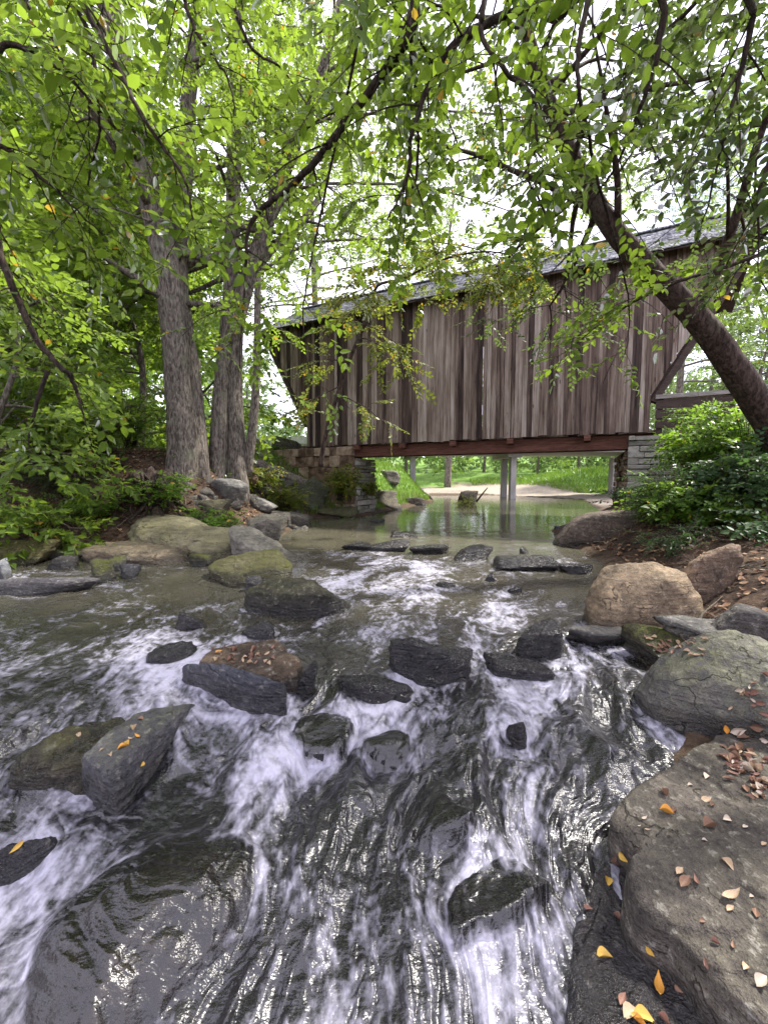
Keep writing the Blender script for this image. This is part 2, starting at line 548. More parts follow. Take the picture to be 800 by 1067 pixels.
GREY = (.115, .108, .10); DARK = (.052, .050, .052); BROWN = (.145, .112, .078); TAN = (.29, .222, .145); SLATE = (.13, .13, .14)
OLIVE = (.125, .115, .07); PALE = (.24, .22, .195); RUST = (.2, .115, .07)

_ico = {}


def ico(sub):
    if sub not in _ico:
        b = bmesh.new(); bmesh.ops.create_icosphere(b, subdivisions=sub, radius=1)
        V = np.array([x.co[:] for x in b.verts]); T = np.array([[q.index for q in f.verts] for f in b.faces]); b.free()
        _ico[sub] = (V, T)
    return _ico[sub]


ROCK_BVH = []        # (verts, tris) for dropping leaves on
DROWNED = []
ROCK_FOOT = []       # (x, y, radius, top) for the water


def unit_(v): return np.asarray(v, float) / (np.linalg.norm(v) + 1e-9)


def plane_radius(U, planes, p):
    """distance from the centre to a body bounded by planes, edges worn round (small p = rounder)"""
    Nn = np.array([q[0] for q in planes]); Dd = np.array([q[1] for q in planes])
    q = np.maximum(U @ Nn.T / Dd[None, :], 0) ** p
    return q.sum(1) ** (-1.0 / p)


def rot3(rx, ry, rz):
    return np.array(Matrix.Rotation(rz, 3, 'Z') @ Matrix.Rotation(ry, 3, 'Y') @ Matrix.Rotation(rx, 3, 'X'))


def finish_rock(name, label, V, T, Q, col, moss, wetz, cat, group, waterline, origin):
    V = np.asarray(V); mbk = MB(); mbk.add(V - origin, Q, T)
    # normals for the moss
    tri = T if T is not None else np.concatenate([Q[:, [0, 1, 2]], Q[:, [0, 2, 3]]])
    fn = np.cross(V[tri[:, 1]] - V[tri[:, 0]], V[tri[:, 2]] - V[tri[:, 0]])
    vn = np.zeros_like(V)
    for c_ in range(3): np.add.at(vn, tri[:, c_], fn)
    vn /= np.linalg.norm(vn, axis=1)[:, None] + 1e-12
    nn = fbm(V * 3.1, 3)
    ms = np.clip(moss * (1.5 * vn[:, 2] + .5 + .9 * nn), 0, 1) if moss else np.zeros(len(V))
    wl = waterline if waterline is not None else -99
    wt = np.clip(1 - (V[:, 2] - wl - 1.5 * wetz * (1 + .9 * nn)) / .05, 0, 1)
    cc = np.ones((len(V), 4)); cc[:, :3] = np.array(col)[None, :] * (1 + .25 * fbm(V * 1.3 + 5, 2))[:, None]
    o = mbk.build(name, M['rock'], smooth=True, attrs={'col': ('FLOAT_COLOR', np.clip(cc, 0, 1)), 'moss': ('FLOAT', ms), 'wet': ('FLOAT', wt)})
    o.location = origin
    tag(o, label, cat, group)
    ROCK_BVH.append((V, tri))
    if 'drowned' in label or 'under the cascade' in label or 'between the two' in label: DROWNED.append((V, tri))
    return o


def boulder(label, cx, yb, w, h, col=GREY, moss=0.0, wetz=.04, tilt=(0, 0), rz=0.0, dr=.75, facets=7, rough=.10, strata=.0, box=.8,
            z=None, Yd=None, sub=4, sink=.35, seed=0, cat='boulder', name=None, group=None, foot=True):
    r_ = np.random.default_rng(seed * 7 + int(cx * 3 + yb * 11))
    p = at(cx, yb, Yd) if Yd else onwater(cx, yb) if z is None else ground_hit(cx, yb) if z == 'g' else onz(cx, yb, z)
    z0 = p[2]; Y0 = p[1]
    W = w * Y0 / 430.0
    D = dr * W
    Yc = Y0 + .42 * D
    W *= Yc / Y0
    top = at(cx, yb - h, Y0 + .22 * D)[2]
    H = max(top - z0, .03)
    sk = sink * H + .06
    xc = at(cx, yb, Yc)[0]
    V, T = ico(sub); V = V.copy()
    off = r_.uniform(0, 50, 3)
    rnd_ = facets <= 3
    nn_ = [np.array(q, float) for q in ((1, 0, 0), (-1, 0, 0), (0, 1, 0), (0, -1, 0), (0, 0, 1), (0, 0, -1))]
    pl = [(unit_(q + r_.normal(0, .30, 3)), 1.0) for q in nn_]
    for _ in range(facets // 2 + 1):
        q = r_.normal(size=3); q[2] *= .8
        pl.append((unit_(q), r_.uniform(.78, 1.15)))
    V = V * plane_radius(V, pl, 5.0 if rnd_ else r_.uniform(20, 40))[:, None]
    asp = np.array([1, dr, min(1.2, (H + sk) / W)])
    rn = rough * (1 if rnd_ else .55)
    V = V * (1 + rn * fbm(V * asp * 1.7 + off, 4)[:, None] + .28 * rough * fbm(V * asp * 8 + off, 3)[:, None])
    if not rnd_:
        zz = V @ unit_(np.array([.25, .15, 1.0])) * 4.2 + .35 * fbm(V * 1.4 + off, 2)
        lay = fbm(np.stack([zz, np.full(len(V), 3.1 + seed), np.zeros(len(V))], 1), 3)
        V[:, :2] *= (1 + (.07 + strata) * lay)[:, None]
    lo, hi = V.min(0), V.max(0)
    V = (V - (lo + hi) / 2) / (hi - lo)
    Rm = rot3(tilt[0], tilt[1], rz)
    # scale, rotate, then fit the visible box again
    V = V * np.array([W, D, H + sk])
    V = V @ Rm.T
    lo, hi = V.min(0), V.max(0)
    V = (V - (lo + hi) / 2) / (hi - lo) * np.array([W, max(D, hi[1] - lo[1]), H + sk])
    ctr = np.array([xc, Yc, z0 + H - (H + sk) / 2])
    V = V + ctr
    wl = float(W0(xc, Yc)) if wetz is not None else None
    if foot: ROCK_FOOT.append((xc, Yc, .5 * W, .5 * D, z0 + H))
    return finish_rock(name or cat.replace(' ', '_'), label, V, T, None, col, moss, wetz or 0, cat, group, wl, np.array([xc, Yc, z0]))


def hull_rock(label, pts, col, moss=0.0, wetz=.05, back=.25, deep=.3, sub=5, p=22, rough=.03, lay=.02, seed=0, cat='boulder', name=None, layax=(.25, .1, 1.0), foot=True, fine=1.0):
    """an angular rock through the corners one sees (pixels, each on its own height), grown down and back"""
    r_ = np.random.default_rng(seed + 500)
    P = np.array([onwater(a, b) if c == 'w' else onz(a, b, c) for a, b, c in pts])
    ex = P.max(0) - P.min(0)
    zb = P[:, 2].min() - deep
    low = P[P[:, 2] < np.median(P[:, 2]) + .02].copy(); low[:, 2] = zb
    bk = P.copy(); bk[:, 1] += back; bk[:, 2] -= .03
    bk2 = bk.copy(); bk2[:, 2] = zb
    A = np.concatenate([P, low, bk, bk2])
    b = bmesh.new()
    for q in A: b.verts.new(q)
    bmesh.ops.convex_hull(b, input=b.verts[:]); bmesh.ops.dissolve_limit(b, angle_limit=R(7), verts=b.verts[:], edges=b.edges[:])
    b.normal_update()
    ctr = A.mean(0); ctr[2] = .6 * P[:, 2].mean() + .4 * zb
    planes = []
    for f in b.faces:
        n_ = np.array(f.normal[:]); c_ = np.array(f.calc_center_median()[:]); d_ = n_ @ (c_ - ctr)
        if d_ < 0: n_, d_ = -n_, -d_
        planes.append((n_, max(d_, .02)))
    b.free()
    V, T = ico(sub); sc = np.maximum(A.max(0) - A.min(0), .05)
    U = V * sc; U /= np.linalg.norm(U, axis=1)[:, None]
    V = U * plane_radius(U, planes, p)[:, None] * 1.045
    S = float(np.linalg.norm(sc)); off = r_.uniform(0, 40, 3)
    V = V + U * (S * rough * (fbm(V / S * 6 + off, 4) + .35 * fine * fbm(V / S * 26 + off, 3)))[:, None]
    zz = V @ unit_(layax) / .05 + .8 * fbm(V / S * 5 + off, 2)
    ly = fbm(np.stack([zz * .6, np.full(len(V), 7.7 + seed), np.zeros(len(V))], 1), 3)
    V[:, :2] += U[:, :2] * (lay * S * ly)[:, None]
    V = V + ctr
    xc, yc = P[:, 0].mean(), P[:, 1].mean() + .4 * back
    if foot: ROCK_FOOT.append((xc, yc, .45 * ex[0], .45 * (ex[1] + back), P[:, 2].max()))
    wl = float(W0(xc, yc)) if wetz is not None else None
    return finish_rock(name or cat.replace(' ', '_'), label, V, T, None, col, moss, wetz or 0, cat, None, wl, np.array([xc, yc, zb]))


def ground_hit(px, py):
    d = ray(px, py); Y = np.arange(2.0, 24, .04)
    P = CAM[None] + d[None] * (Y / d[1])[:, None]
    k = np.where(P[:, 2] < GH(P[:, 0], P[:, 1]))[0]
    return P[k[0]] if len(k) else P[-1]


def slab(label, outline, ztop, thick, col, moss=0.0, wetz=.05, tiltx=0.0, tilty=0.0, edge=.05, rough=.02, bulge=.0, seed=0, nphi=180, nrho=44,
         cat='rock slab', name='rock_slab', flare=.05, terrace=0.0, foot=True, wetall=0.0):
    """a slab whose top edge in plan is the outline (pixels seen on the plane of the top)"""
    r_ = np.random.default_rng(seed)
    P = []
    for px, py in outline:
        z = ztop
        for _ in range(12):
            q = onz(px, py, z); z = ztop + tiltx * (q[0]) + tilty * (q[1])
        P.append(q)
    P = np.array(P); c = P[:, :2].mean(0)
    # densify the closed outline, then radius by angle
    Pc = np.concatenate([P, P[:1]])[:, :2]
    dens = spline(np.concatenate([P[-2:-1, :2], P[-1:, :2], P[:, :2], P[:2, :2]]), 600)
    ang = np.arctan2(dens[:, 1] - c[1], dens[:, 0] - c[0]); rad = np.hypot(dens[:, 0] - c[0], dens[:, 1] - c[1])
    phi = np.linspace(-math.pi, math.pi, nphi, endpoint=False)
    Rr = np.zeros(nphi)
    for i_, ph in enumerate(phi):
        dd = np.abs((ang - ph + math.pi) % (2 * math.pi) - math.pi)
        wgt = np.exp(-(dd / .035) ** 2); Rr[i_] = (wgt * rad).sum() / (wgt.sum() + 1e-9) if wgt.sum() > 1e-6 else rad[np.argmin(dd)]
    nt_ = int(nrho * .62); ne = nrho - nt_
    rho = list(np.linspace(.012, 1, nt_)); 
    rows = [(q, 0.0, 0.0) for q in rho]           # fraction, outward offset, drop
    for t in np.linspace(0, 1, ne + 1)[1:]:
        if t < .4:
            a_ = t / .4 * math.pi / 2
            rows.append((1.0, edge * math.sin(a_), edge * (1 - math.cos(a_))))
        else:
            u_ = (t - .4) / .6
            rows.append((1.0, edge + flare * math.sin(u_ * 2.2) - .3 * u_ * u_ * flare, edge + (thick - edge) * u_))
    V = []
    for q, o_, d_ in rows:
        rr = Rr * q + o_ - edge * .5 * (q ** 6)
        x = c[0] + rr * np.cos(phi); y = c[1] + rr * np.sin(phi)
        z = ztop + tiltx * x + tilty * y - d_ + bulge * (1 - q * q)
        V.append(np.stack([x, y, z], 1))
    V = np.concatenate(V)
    off = r_.uniform(0, 30, 3)
    nse = fbm(V * 2.0 + off, 4)
    V[:, 2] += rough * nse + rough * .35 * fbm(V * 9 + off, 3)
    hz = fbm(V * 3.3 + off + 9, 4)
    rr_ = V[:, :2] - c; ln = np.linalg.norm(rr_, axis=1)[:, None] + 1e-6
    edgew = np.repeat(np.array([q ** 8 for q, _, _ in rows]), nphi)[:, None]
    V[:, :2] += rr_ / ln * (hz[:, None] * rough * 1.2) * edgew
    if terrace:
        tr = fbm(np.stack([V[:, 0] * 1.1, V[:, 1] * 1.1, np.full(len(V), 3.3)], 1) + off, 4, .55)
        V[:, 2] += terrace * (ss(.02, .05, tr) + ss(.34, .37, tr) - .6)
    nr = len(rows)
    i_ = (np.arange(nr - 1)[:, None] * nphi + np.arange(nphi)[None, :]); j_ = (np.arange(nr - 1)[:, None] * nphi + (np.arange(nphi)[None, :] + 1) % nphi)
    Q = np.stack([i_, i_ + nphi, j_ + nphi, j_], -1).reshape(-1, 4)
    cen = np.array([[c[0], c[1], V[:nphi, 2].mean()]])
    V = np.concatenate([V, cen]); ci = len(V) - 1
    k_ = np.arange(nphi); 
    T = np.stack([np.full(nphi, ci), k_, (k_ + 1) % nphi], 1)
    tri = np.concatenate([T, Q[:, [0, 1, 2]], Q[:, [0, 2, 3]]])
    if foot: ROCK_FOOT.append((c[0], c[1], Rr.mean(), Rr.mean(), ztop))
    wl = float(W0(c[0], c[1])) + (wetall if wetall else 0)
    return finish_rock(name, label, V, tri, None, col, moss, wetz, cat, None, wl, np.array([c[0], c[1], ztop]))


# --- right bank, near
slab('broad flat brown-grey rock slab strewn with dry leaves, filling the lower right corner',
     [(815, 755), (750, 768), (702, 792), (668, 815), (648, 836), (645, 850), (660, 868), (668, 888), (656, 905), (657, 928), (676, 952), (708, 972),
      (735, 998), (775, 1030), (830, 1070), (940, 1090), (990, 900), (900, 780)],
     -.235, .34, (.120, .105, .090), moss=.06, wetz=.03, tiltx=.03, tilty=-.012, edge=.045, rough=.022, seed=3, nphi=420, nrho=110, flare=.01, terrace=.014)
slab('low dark wet ledge below the broad leaf-strewn slab, dotted with yellow leaves',
     [(655, 858), (630, 900), (606, 955), (598, 1010), (600, 1075), (640, 1120), (760, 1120), (860, 1085), (760, 960), (700, 890)],
     -.425, .3, (.062, .058, .058), wetz=.5, edge=.07, rough=.016, seed=8, nphi=260, nrho=80, tiltx=.03, foot=False, flare=.02)
hull_rock('large smooth grey boulder with a mossy left shoulder, right of the stream', [(683, 722, -.06), (686, 748, 'w'), (703, 700, .08), (748, 668, .25), (776, 662, .29), (835, 682, .25), (860, 740, .05), (716, 763, 'w'), (830, 775, -.15)], (.20, .192, .182), moss=.24, wetz=.07, back=.22, p=15, rough=.02, lay=.008, seed=2)
boulder('dark mossy wedge rock with dry leaves on top, below the pale flat stones', 703, 708, 88, 44, (.085, .075, .05), moss=.45, wetz=.09, dr=.9, seed=5, facets=8)
hull_rock('big rounded tan boulder standing at the right waterline', [(633, 608, .30), (640, 592, .42), (668, 587, .46), (710, 588, .46), (733, 602, .36), (742, 630, .12), (736, 650, 'w'), (690, 657, 'w'), (640, 655, 'w'), (625, 640, .05)], TAN, wetz=.05, back=.35, p=9, rough=.025, lay=.004, seed=12)
boulder('thin flat slate shelf reaching into the stream from the right', 642, 676, 104, 20, (.12, .115, .11), wetz=.05, dr=.42, facets=4, box=.6, seed=21, strata=.03, cat='rock slab')
boulder('flat pale grey stone lying over the dark mossy wedge rock', 742, 680, 100, 28, (.17, .165, .15), wetz=.02, dr=.6, facets=4, box=.6, seed=22, strata=.02, cat='rock slab', z=.0)
boulder('flat grey stone on the earth at the right edge, behind the mossy-shouldered boulder', 786, 668, 84, 30, (.15, .14, .125), dr=.8, facets=5, box=.65, seed=23, z=.12, cat='rock slab', wetz=None)
hull_rock('slanting split slab with pale top and rust-brown face behind the tan boulder', [(721, 590, .42), (745, 575, .56), (772, 567, .62), (774, 580, .5), (760, 600, .30), (738, 607, .26), (722, 600, .32)], (.20, .145, .10), wetz=None, back=.12, p=26, seed=24, cat='rock slab')
boulder('smooth earth-brown rock hump at the foot of the right abutment', 622, 573, 92, 42, (.155, .125, .10), dr=.9, facets=2, rough=.05, seed=25, box=.9, wetz=.06)
boulder('small stone in the water beside the brown hump', 583, 554, 14, 6, DARK, seed=26, sub=3, wetz=.2)
# --- middle of the stream
hull_rock('small black pointed rock alone in the right rapids', [(543, 665, -.01), (556, 652, .05), (575, 645, .09), (587, 660, .02), (587, 671, 'w'), (560, 674, 'w'), (545, 672, 'w')], (.03, .029, .03), wetz=.5, back=.08, seed=13, p=30)
hull_rock('jagged black rock leaning in the middle of the rapids', [(408, 673, .04), (430, 667, .10), (455, 680, .02), (490, 690, -.07), (485, 702, 'w'), (440, 712, 'w'), (418, 702, 'w')], (.036, .036, .040), wetz=.6, back=.12, rough=.03, seed=3, p=30)
boulder('low dark rock joined behind the jagged black one', 472, 694, 48, 16, (.04, .04, .043), wetz=.6, dr=.6, seed=33)
boulder('flat wet grey-black rock with water sliding over its right end', 541, 708, 74, 21, (.04, .038, .038), wetz=.6, dr=.4, seed=34, tilt=(0, .12))
boulder('black ledge rock under the white lip of the cascade', 390, 731, 84, 18, (.028, .027, .028), wetz=.6, dr=.5, seed=35)
boulder('dark drowned rock hump in the churning lower rapids', 462, 876, 62, 24, (.03, .028, .026), rough=.03, wetz=.8, dr=.9, seed=36, facets=2)
boulder('smooth olive-black drowned rock with water curling round it, lower middle', 520, 966, 124, 12, (.05, .045, .032), rough=.03, wetz=.8, dr=.5, seed=37, facets=2, rz=.35)
boulder('small dark stone breaking the lower right rapids', 538, 780, 22, 28, (.035, .03, .03), wetz=.6, dr=.9, seed=38, sub=3)
boulder('black rock under the cascade, right of the white chute', 336, 786, 66, 14, (.028, .026, .026), rough=.03, wetz=.8, dr=.8, seed=39, facets=2, box=.9)
boulder('dark rock in the rapids between the two cascades', 402, 790, 52, 10, (.03, .028, .028), rough=.03, wetz=.8, dr=.7, seed=40, facets=3)
# row of dark stones across the head of the riffle
for lab, cx, yb, w_, h_ in [
    ('flat dark stone at the left end of the row across the pool outlet', 405, 575, 44, 13),
    ('dark humped stone in the middle of the row across the pool outlet', 489, 585, 52, 17),
    ('long low dark stone right of the humped one in the pool outlet row', 545, 594, 66, 14),
    ('low dark stone at the right end of the pool outlet row', 598, 597, 36, 9),
    ('thin dark stone between the left end and the hump of the outlet row', 447, 578, 44, 9),
    ('flat dark stone showing in the still pool above the outlet row', 420, 560, 30, 6),
    ('lone flat stone in the still pool under the left abutment', 393, 545, 16, 4),
    ('tiny black stone standing above the outlet row', 546, 577, 10, 7),
    ('small black stone below the hump of the outlet row', 511, 605, 14, 8),
    ('small dark stone in the riffle below the long low one', 535, 618, 18, 8),
    ('flat dark stone among the ripples under the left bank rocks', 372, 574, 34, 8),
    ('sunken dark stone in the left of the riffle', 462, 612, 26, 5)]:
    boulder(lab, cx, yb, w_, h_, (.045, .042, .042), wetz=.12, dr=.6, seed=int(cx), box=.8, facets=5, cat='river stone', sub=3 if w_ < 30 else 4)
# --- left bank, waterline
hull_rock('long rounded mossy boulder slanting down to the water on the left bank', [(134, 539, .52), (150, 530, .60), (200, 540, .54), (246, 553, .38), (249, 577, .05), (215, 583, .0), (165, 564, .2), (136, 556, .35)], (.40, .36, .24), moss=.26, wetz=.04, back=.2, p=9, rough=.022, seed=4, layax=(.5, .1, 1))  # colour brightened in place of sunlight the trees block
hull_rock('flat brown rock in front of the long mossy boulder', [(83, 572, .2), (110, 565, .22), (168, 566, .2), (190, 574, .15), (190, 586, .03), (140, 586, .02), (90, 581, .08)], (.25, .20, .14), moss=.10, wetz=.05, back=.3, p=18, seed=5)  # missing sunlight painted in as a lighter brown
boulder('low mossy rock at the left edge of the waterline', 22, 589, 78, 26, (.15, .13, .07), moss=.5, wetz=.04, dr=.6, facets=4, seed=53)
hull_rock('green mossy wedge rock under the slanting grey slab', [(216, 588, .14), (250, 578, .24), (285, 573, .28), (301, 590, .14), (299, 608, 'w'), (240, 610, 'w'), (218, 602, 'w')], (.21, .19, .115), moss=.40, wetz=.06, back=.15, seed=6, p=26)  # lighter base colour stands in for blocked sunlight
hull_rock('slanting layered grey slab resting behind the green mossy wedge', [(240, 548, .5), (262, 550, .46), (312, 581, .03), (302, 592, -.02), (280, 586, .04), (243, 560, .36)], (.24, .225, .195), moss=.08, wetz=.06, back=.12, seed=7, cat='rock slab', lay=.03, layax=(.6, -.3, .8))
boulder('small flat wedge rock above the slanting grey slab', 276, 556, 46, 20, (.2, .185, .155), moss=.1, dr=.7, facets=6, seed=56, z=.25, box=.7)
hull_rock('long dark humped rock midway down the left rapids', [(256, 618, .06), (275, 605, .17), (310, 603, .20), (340, 617, .12), (366, 634, 'w'), (350, 641, 'w'), (300, 643, 'w'), (258, 633, 'w')], (.066, .062, .052), moss=.12, wetz=.06, back=.15, p=24, seed=8)
boulder('round wet stone beside the dark humped rock', 264, 614, 20, 14, SLATE, wetz=.3, seed=58, sub=3, facets=2, cat='river stone')
boulder('second small wet stone just below the round one', 268, 626, 18, 10, SLATE, wetz=.3, seed=59, sub=3, facets=2, cat='river stone')
boulder('low wet stone in the rapids left of centre', 202, 654, 34, 16, (.05, .048, .05), wetz=.4, seed=60, dr=.7, cat='river stone')
boulder('small wet stone in the rapids below the dark humped rock', 270, 664, 36, 14, (.05, .05, .06), wetz=.4, seed=61, dr=.6, cat='river stone')
hull_rock('brown leaf-littered slab in mid rapids, above the blue-grey wedge', [(208, 690, -.05), (230, 674, -.01), (285, 669, .0), (310, 688, -.04), (306, 703, -.09), (262, 704, -.05), (212, 700, 'w')], (.11, .08, .054), wetz=.07, back=.06, deep=.25, seed=9, cat='rock slab', lay=.02, p=40)
hull_rock('blue-grey wet wedge rock leaning against the brown leaf-littered slab', [(192, 692, -.06), (215, 692, -.01), (262, 703, .0), (296, 713, -.06), (290, 733, 'w'), (255, 739, 'w'), (205, 714, 'w')], (.085, .09, .105), wetz=.07, back=.06, seed=10, p=26)
boulder('round black wet rock beside the white chute', 319, 722, 28, 36, (.03, .03, .03), wetz=.5, seed=64)
boulder('low dark rock in the water left of the blue-grey wedge', 176, 692, 52, 18, (.045, .045, .048), wetz=.5, seed=65, dr=.5)
hull_rock('brown mossy-topped boulder in the left foreground water', [(4, 800, -.27), (40, 770, -.2), (90, 752, -.19), (128, 748, -.23), (104, 790, -.26), (100, 832, -.44), (8, 834, -.44), (60, 840, -.45)], (.10, .085, .055), moss=.30, wetz=.12, back=.05, seed=11, p=14)
hull_rock('blue-grey slanted slab with a mossy left edge and yellow leaves, left foreground', [(84, 789, -.23), (140, 744, -.17), (200, 732, -.19), (206, 754, -.37), (124, 858, -.44), (100, 838, -.42), (112, 802, -.18)], (.13, .128, .14), moss=.2, wetz=.03, back=.03, seed=12, p=26, rough=.016, lay=.008, cat='rock slab')
hull_rock('dark wet slab with one yellow leaf at the lower left edge', [(-30, 895, -.36), (20, 880, -.35), (50, 874, -.37), (53, 888, -.43), (10, 922, -.47), (-30, 930, -.47)], (.06, .06, .066), wetz=.1, back=.05, seed=14, cat='rock slab')
slab('big smooth olive-brown drowned rock in the lower left with water sliding over it',
     [(72, 955), (120, 915), (185, 885), (246, 893), (238, 925), (190, 972), (118, 1030), (88, 1055), (64, 1010)],
     -.395, .35, (.42, .32, .17), wetz=.8, edge=.22, rough=.008, bulge=.05, seed=6, nphi=200, nrho=90, cat='boulder', name='boulder', flare=.08)
# small stones along the left waterline
for lab, cx, yb, w_, h_, c_ in [
    ('moss-capped round stone at the left waterline', 104, 607, 28, 23, (.15, .145, .11)),
    ('small grey stone touching the moss-capped one', 122, 594, 20, 14, (.12, .115, .11)),
    ('wet grey stone below the flat brown rock', 133, 602, 24, 13, (.10, .10, .105)),
    ('flat grey stone between the mossy left rock and the brown one', 76, 583, 38, 12, (.16, .15, .14)),
    ('pale blue stone at the very left edge of the waterline', 3, 604, 20, 22, (.22, .23, .25)),
    ('dark stone beside the flat grey one on the left', 70, 592, 30, 12, (.07, .065, .06)),
    ('small stone under the long mossy boulder', 210, 590, 24, 12, (.08, .075, .065))]:
    boulder(lab, cx, yb, w_, h_, c_, moss=.5 if 'moss' in lab else 0, wetz=.03, seed=int(cx) + 3, sub=3, facets=4, cat='river stone')
boulder('thin shale slab awash at the left edge of the stream', 42, 618, 118, 16, (.12, .115, .12), wetz=.03, dr=.3, facets=3, seed=71, box=.6, strata=.03, cat='rock slab', tilt=(0, .0))
# --- rubble slope on the left bank between trees and abutment
for k_, (lab, cx, yb, w_, h_, z_, c_, t_, ms_) in enumerate([
    ('greenish flat-faced slab propped at the foot of the left abutment', 318, 531, 50, 34, .18, (.15, .165, .115), .5, .25),
    ('reddish-brown rounded boulder under the fallen log', 246, 500, 54, 26, 1.0, (.14, .09, .06), 0, 0),
    ('small angular block on top of the rubble beside the twin trunk', 266, 476, 38, 20, 1.55, (.19, .18, .14), .2, .2),
    ('dark triangular boulder at the upper end of the rubble', 298, 478, 32, 24, 1.5, (.07, .07, .05), .3, .25),
    ('leaning grey shale plate in the upper rubble', 236, 524, 44, 26, .75, (.19, .185, .175), .6, 0),
    ('long thin shale plate in the middle of the rubble', 262, 527, 50, 16, .55, (.2, .195, .18), .4, 0),
    ('square block half buried below the leaning plates', 222, 540, 36, 20, .55, (.13, .115, .09), .1, .2),
    ('flat yellow-green block beside the long mossy boulder', 230, 556, 34, 16, .35, (.17, .15, .08), -.2, .3),
    ('dark flat slab at the water below the greenish slab', 300, 546, 50, 14, .12, (.11, .10, .085), .1, 0),
    ('grey slab lying on dark earth below the root mass', 200, 545, 50, 14, .5, (.12, .105, .085), .1, .1),
    ('small pale plate near the abutment foot', 290, 520, 26, 10, .4, (.2, .19, .17), .5, 0),
    ('brown stone in the leaf litter above the brown flat rock', 160, 540, 36, 13, .55, (.13, .105, .075), 0, .1),
    ('grey stone wedged under the fallen log end', 300, 508, 36, 14, .7, (.16, .15, .13), .2, .1),
    ('pale rock on the grass edge right of the left abutment', 404, 503, 26, 13, .5, (.24, .22, .2), .1, 0),
    ('brown rock under the pale one beside the abutment', 396, 526, 44, 15, .08, (.2, .18, .15), .1, .1),
    ('mossy stone at the waterline under the left abutment', 352, 540, 40, 12, .05, (.14, .13, .09), .1, .3),
    ('small rock at the tip of the grassy bank', 432, 526, 24, 8, .03, (.15, .13, .11), 0, 0)]):
    boulder(lab, cx, yb, w_, h_, c_, moss=ms_, wetz=.04, dr=.6, facets=8, seed=80 + k_, z='g', tilt=(0, t_), box=.65, sub=4, cat='boulder', foot=False)
# pebbles and shale chips shared along the left waterline: many small rubble pieces
for k_ in range(60):
    px = float(rng.uniform(185, 335)); py = float(rng.uniform(500, 558))
    sz = float(rng.uniform(9, 30))
    g_ = rng.uniform(.06, .17)
    boulder('small angular shale chip lying in the left bank rubble', px, py, sz, sz * .4, (g_, g_ * .92, g_ * .8), dr=.7, facets=6, seed=200 + k_, z='g', tilt=(0, float(rng.uniform(-.7, .7))), box=.65,
            sub=3, cat='shale chip', name='shale_chip', group='shale chips in the rubble slope', foot=False, wetz=None)
ALLV = []; ALLT = []; n_ = 0
for V_, T_ in ROCK_BVH:
    ALLV.append(V_); ALLT.append(T_ + n_); n_ += len(V_)
ALLV = np.concatenate(ALLV); ALLT = np.concatenate(ALLT)
BVH = BVHTree.FromPolygons([Vector(q) for q in ALLV], [tuple(map(int, t)) for t in ALLT])

# rock masks for the water: height of the highest rock near each point is got by ray
# ------------------------------------------------------------------ creek water
wx = spaced(-10.5, 16, ([-10.5, -6, -3, -2.4, 1.9, 2.6, 5, 16], [.12, .06, .03, .016, .016, .035, .10, .25]))
wy = spaced(-7, 40, ([-7, .2, .7, 1.0, 2.8, 4, 7, 12, 40], [.25, .08, .02, .011, .015, .03, .06, .12, .5]))
X, Y = np.meshgrid(wx, wy)
nv, nu = X.shape
x = X.ravel(); y = Y.ravel()
base = W0(x, y)
# flow coordinates: s along the current, t across it; the current fans out to the left below the pool
xc = np.interp(y, [0, 1.5, 3, 5, 8, 12, 20, 34], [-.35, -.3, -.25, .0, .6, 1.3, 3.5, 7])
wd = np.interp(y, [0, 1.5, 3, 5, 8, 12, 20, 34], [1.5, 1.5, 2.1, 3.0, 3.2, 3.0, 3.4, 4])
lean = ss(-.4, -2.2, x) * ss(6, 3.5, y)
t = (x - xc) / wd * 1.9 + lean * (y - 3.5) * -.42
s = y + lean * x * .25
wp = fbm(np.stack([x * 1.6, y * 1.3, np.full_like(x, 21.)], 1), 3); wq = fbm(np.stack([x * 1.6, y * 1.3, np.full_like(x, 31.)], 1), 3)
t += .10 * wp; s += .16 * wq
turb = ss(8.6, 5.6, y) * (.42 + .58 * ss(5.2, 2.4, y))
casc = np.exp(-((y - 2.25 + .18 * np.sin(x * 1.7 + .6)) / .42) ** 2)
collar = np.zeros_like(x); hump = np.zeros_like(x); foamr = np.zeros_like(x)
for (rx, ry, ra, rb, rt) in ROCK_FOOT:
    if ry > 9: continue
    r0 = math.sqrt(ra * rb) + .03
    dx = x - rx; dy = y - ry
    q = np.exp(-(dx ** 2 + dy ** 2) / (1.6 * r0) ** 2)
    t += dx * np.minimum(r0 ** 2 / (dx ** 2 + dy ** 2 + .3 * r0 ** 2), 1.5) * -.55 * np.exp(-(dx ** 2 + dy ** 2) / (2.6 * r0) ** 2)
    k = min(1.0, .25 + r0) * .5
    tb = float(ss(8.0, 5.0, ry))
    re_ = np.sqrt((dx / (ra + .01)) ** 2 + (dy / (rb + .01)) ** 2)
    collar = np.maximum(collar, tb * np.exp(-((re_ - 1.06) * (r0 / .07)) ** 2))
    hump += tb * k * .09 * np.exp(-((dx / (r0 * 1.1)) ** 2 + ((dy - r0 * .95) / (.45 * r0 + .05)) ** 2))     # pillow upstream
    hump -= tb * k * .10 * np.exp(-((dx / (r0 * .9)) ** 2 + ((dy + r0 * 1.1) / (.7 * r0 + .06)) ** 2))       # hollow downstream
    foamr += tb * (.9 * np.exp(-((dx / (r0 * .8 + .05)) ** 2 + ((dy + r0 * 1.25) / (.55 * r0 + .10)) ** 2)) +
                   .55 * np.exp(-(((np.abs(dx) - r0 * 1.0) / (.25 * r0 + .04)) ** 2 + ((dy + r0 * .4) / (1.1 * r0 + .1)) ** 2)))
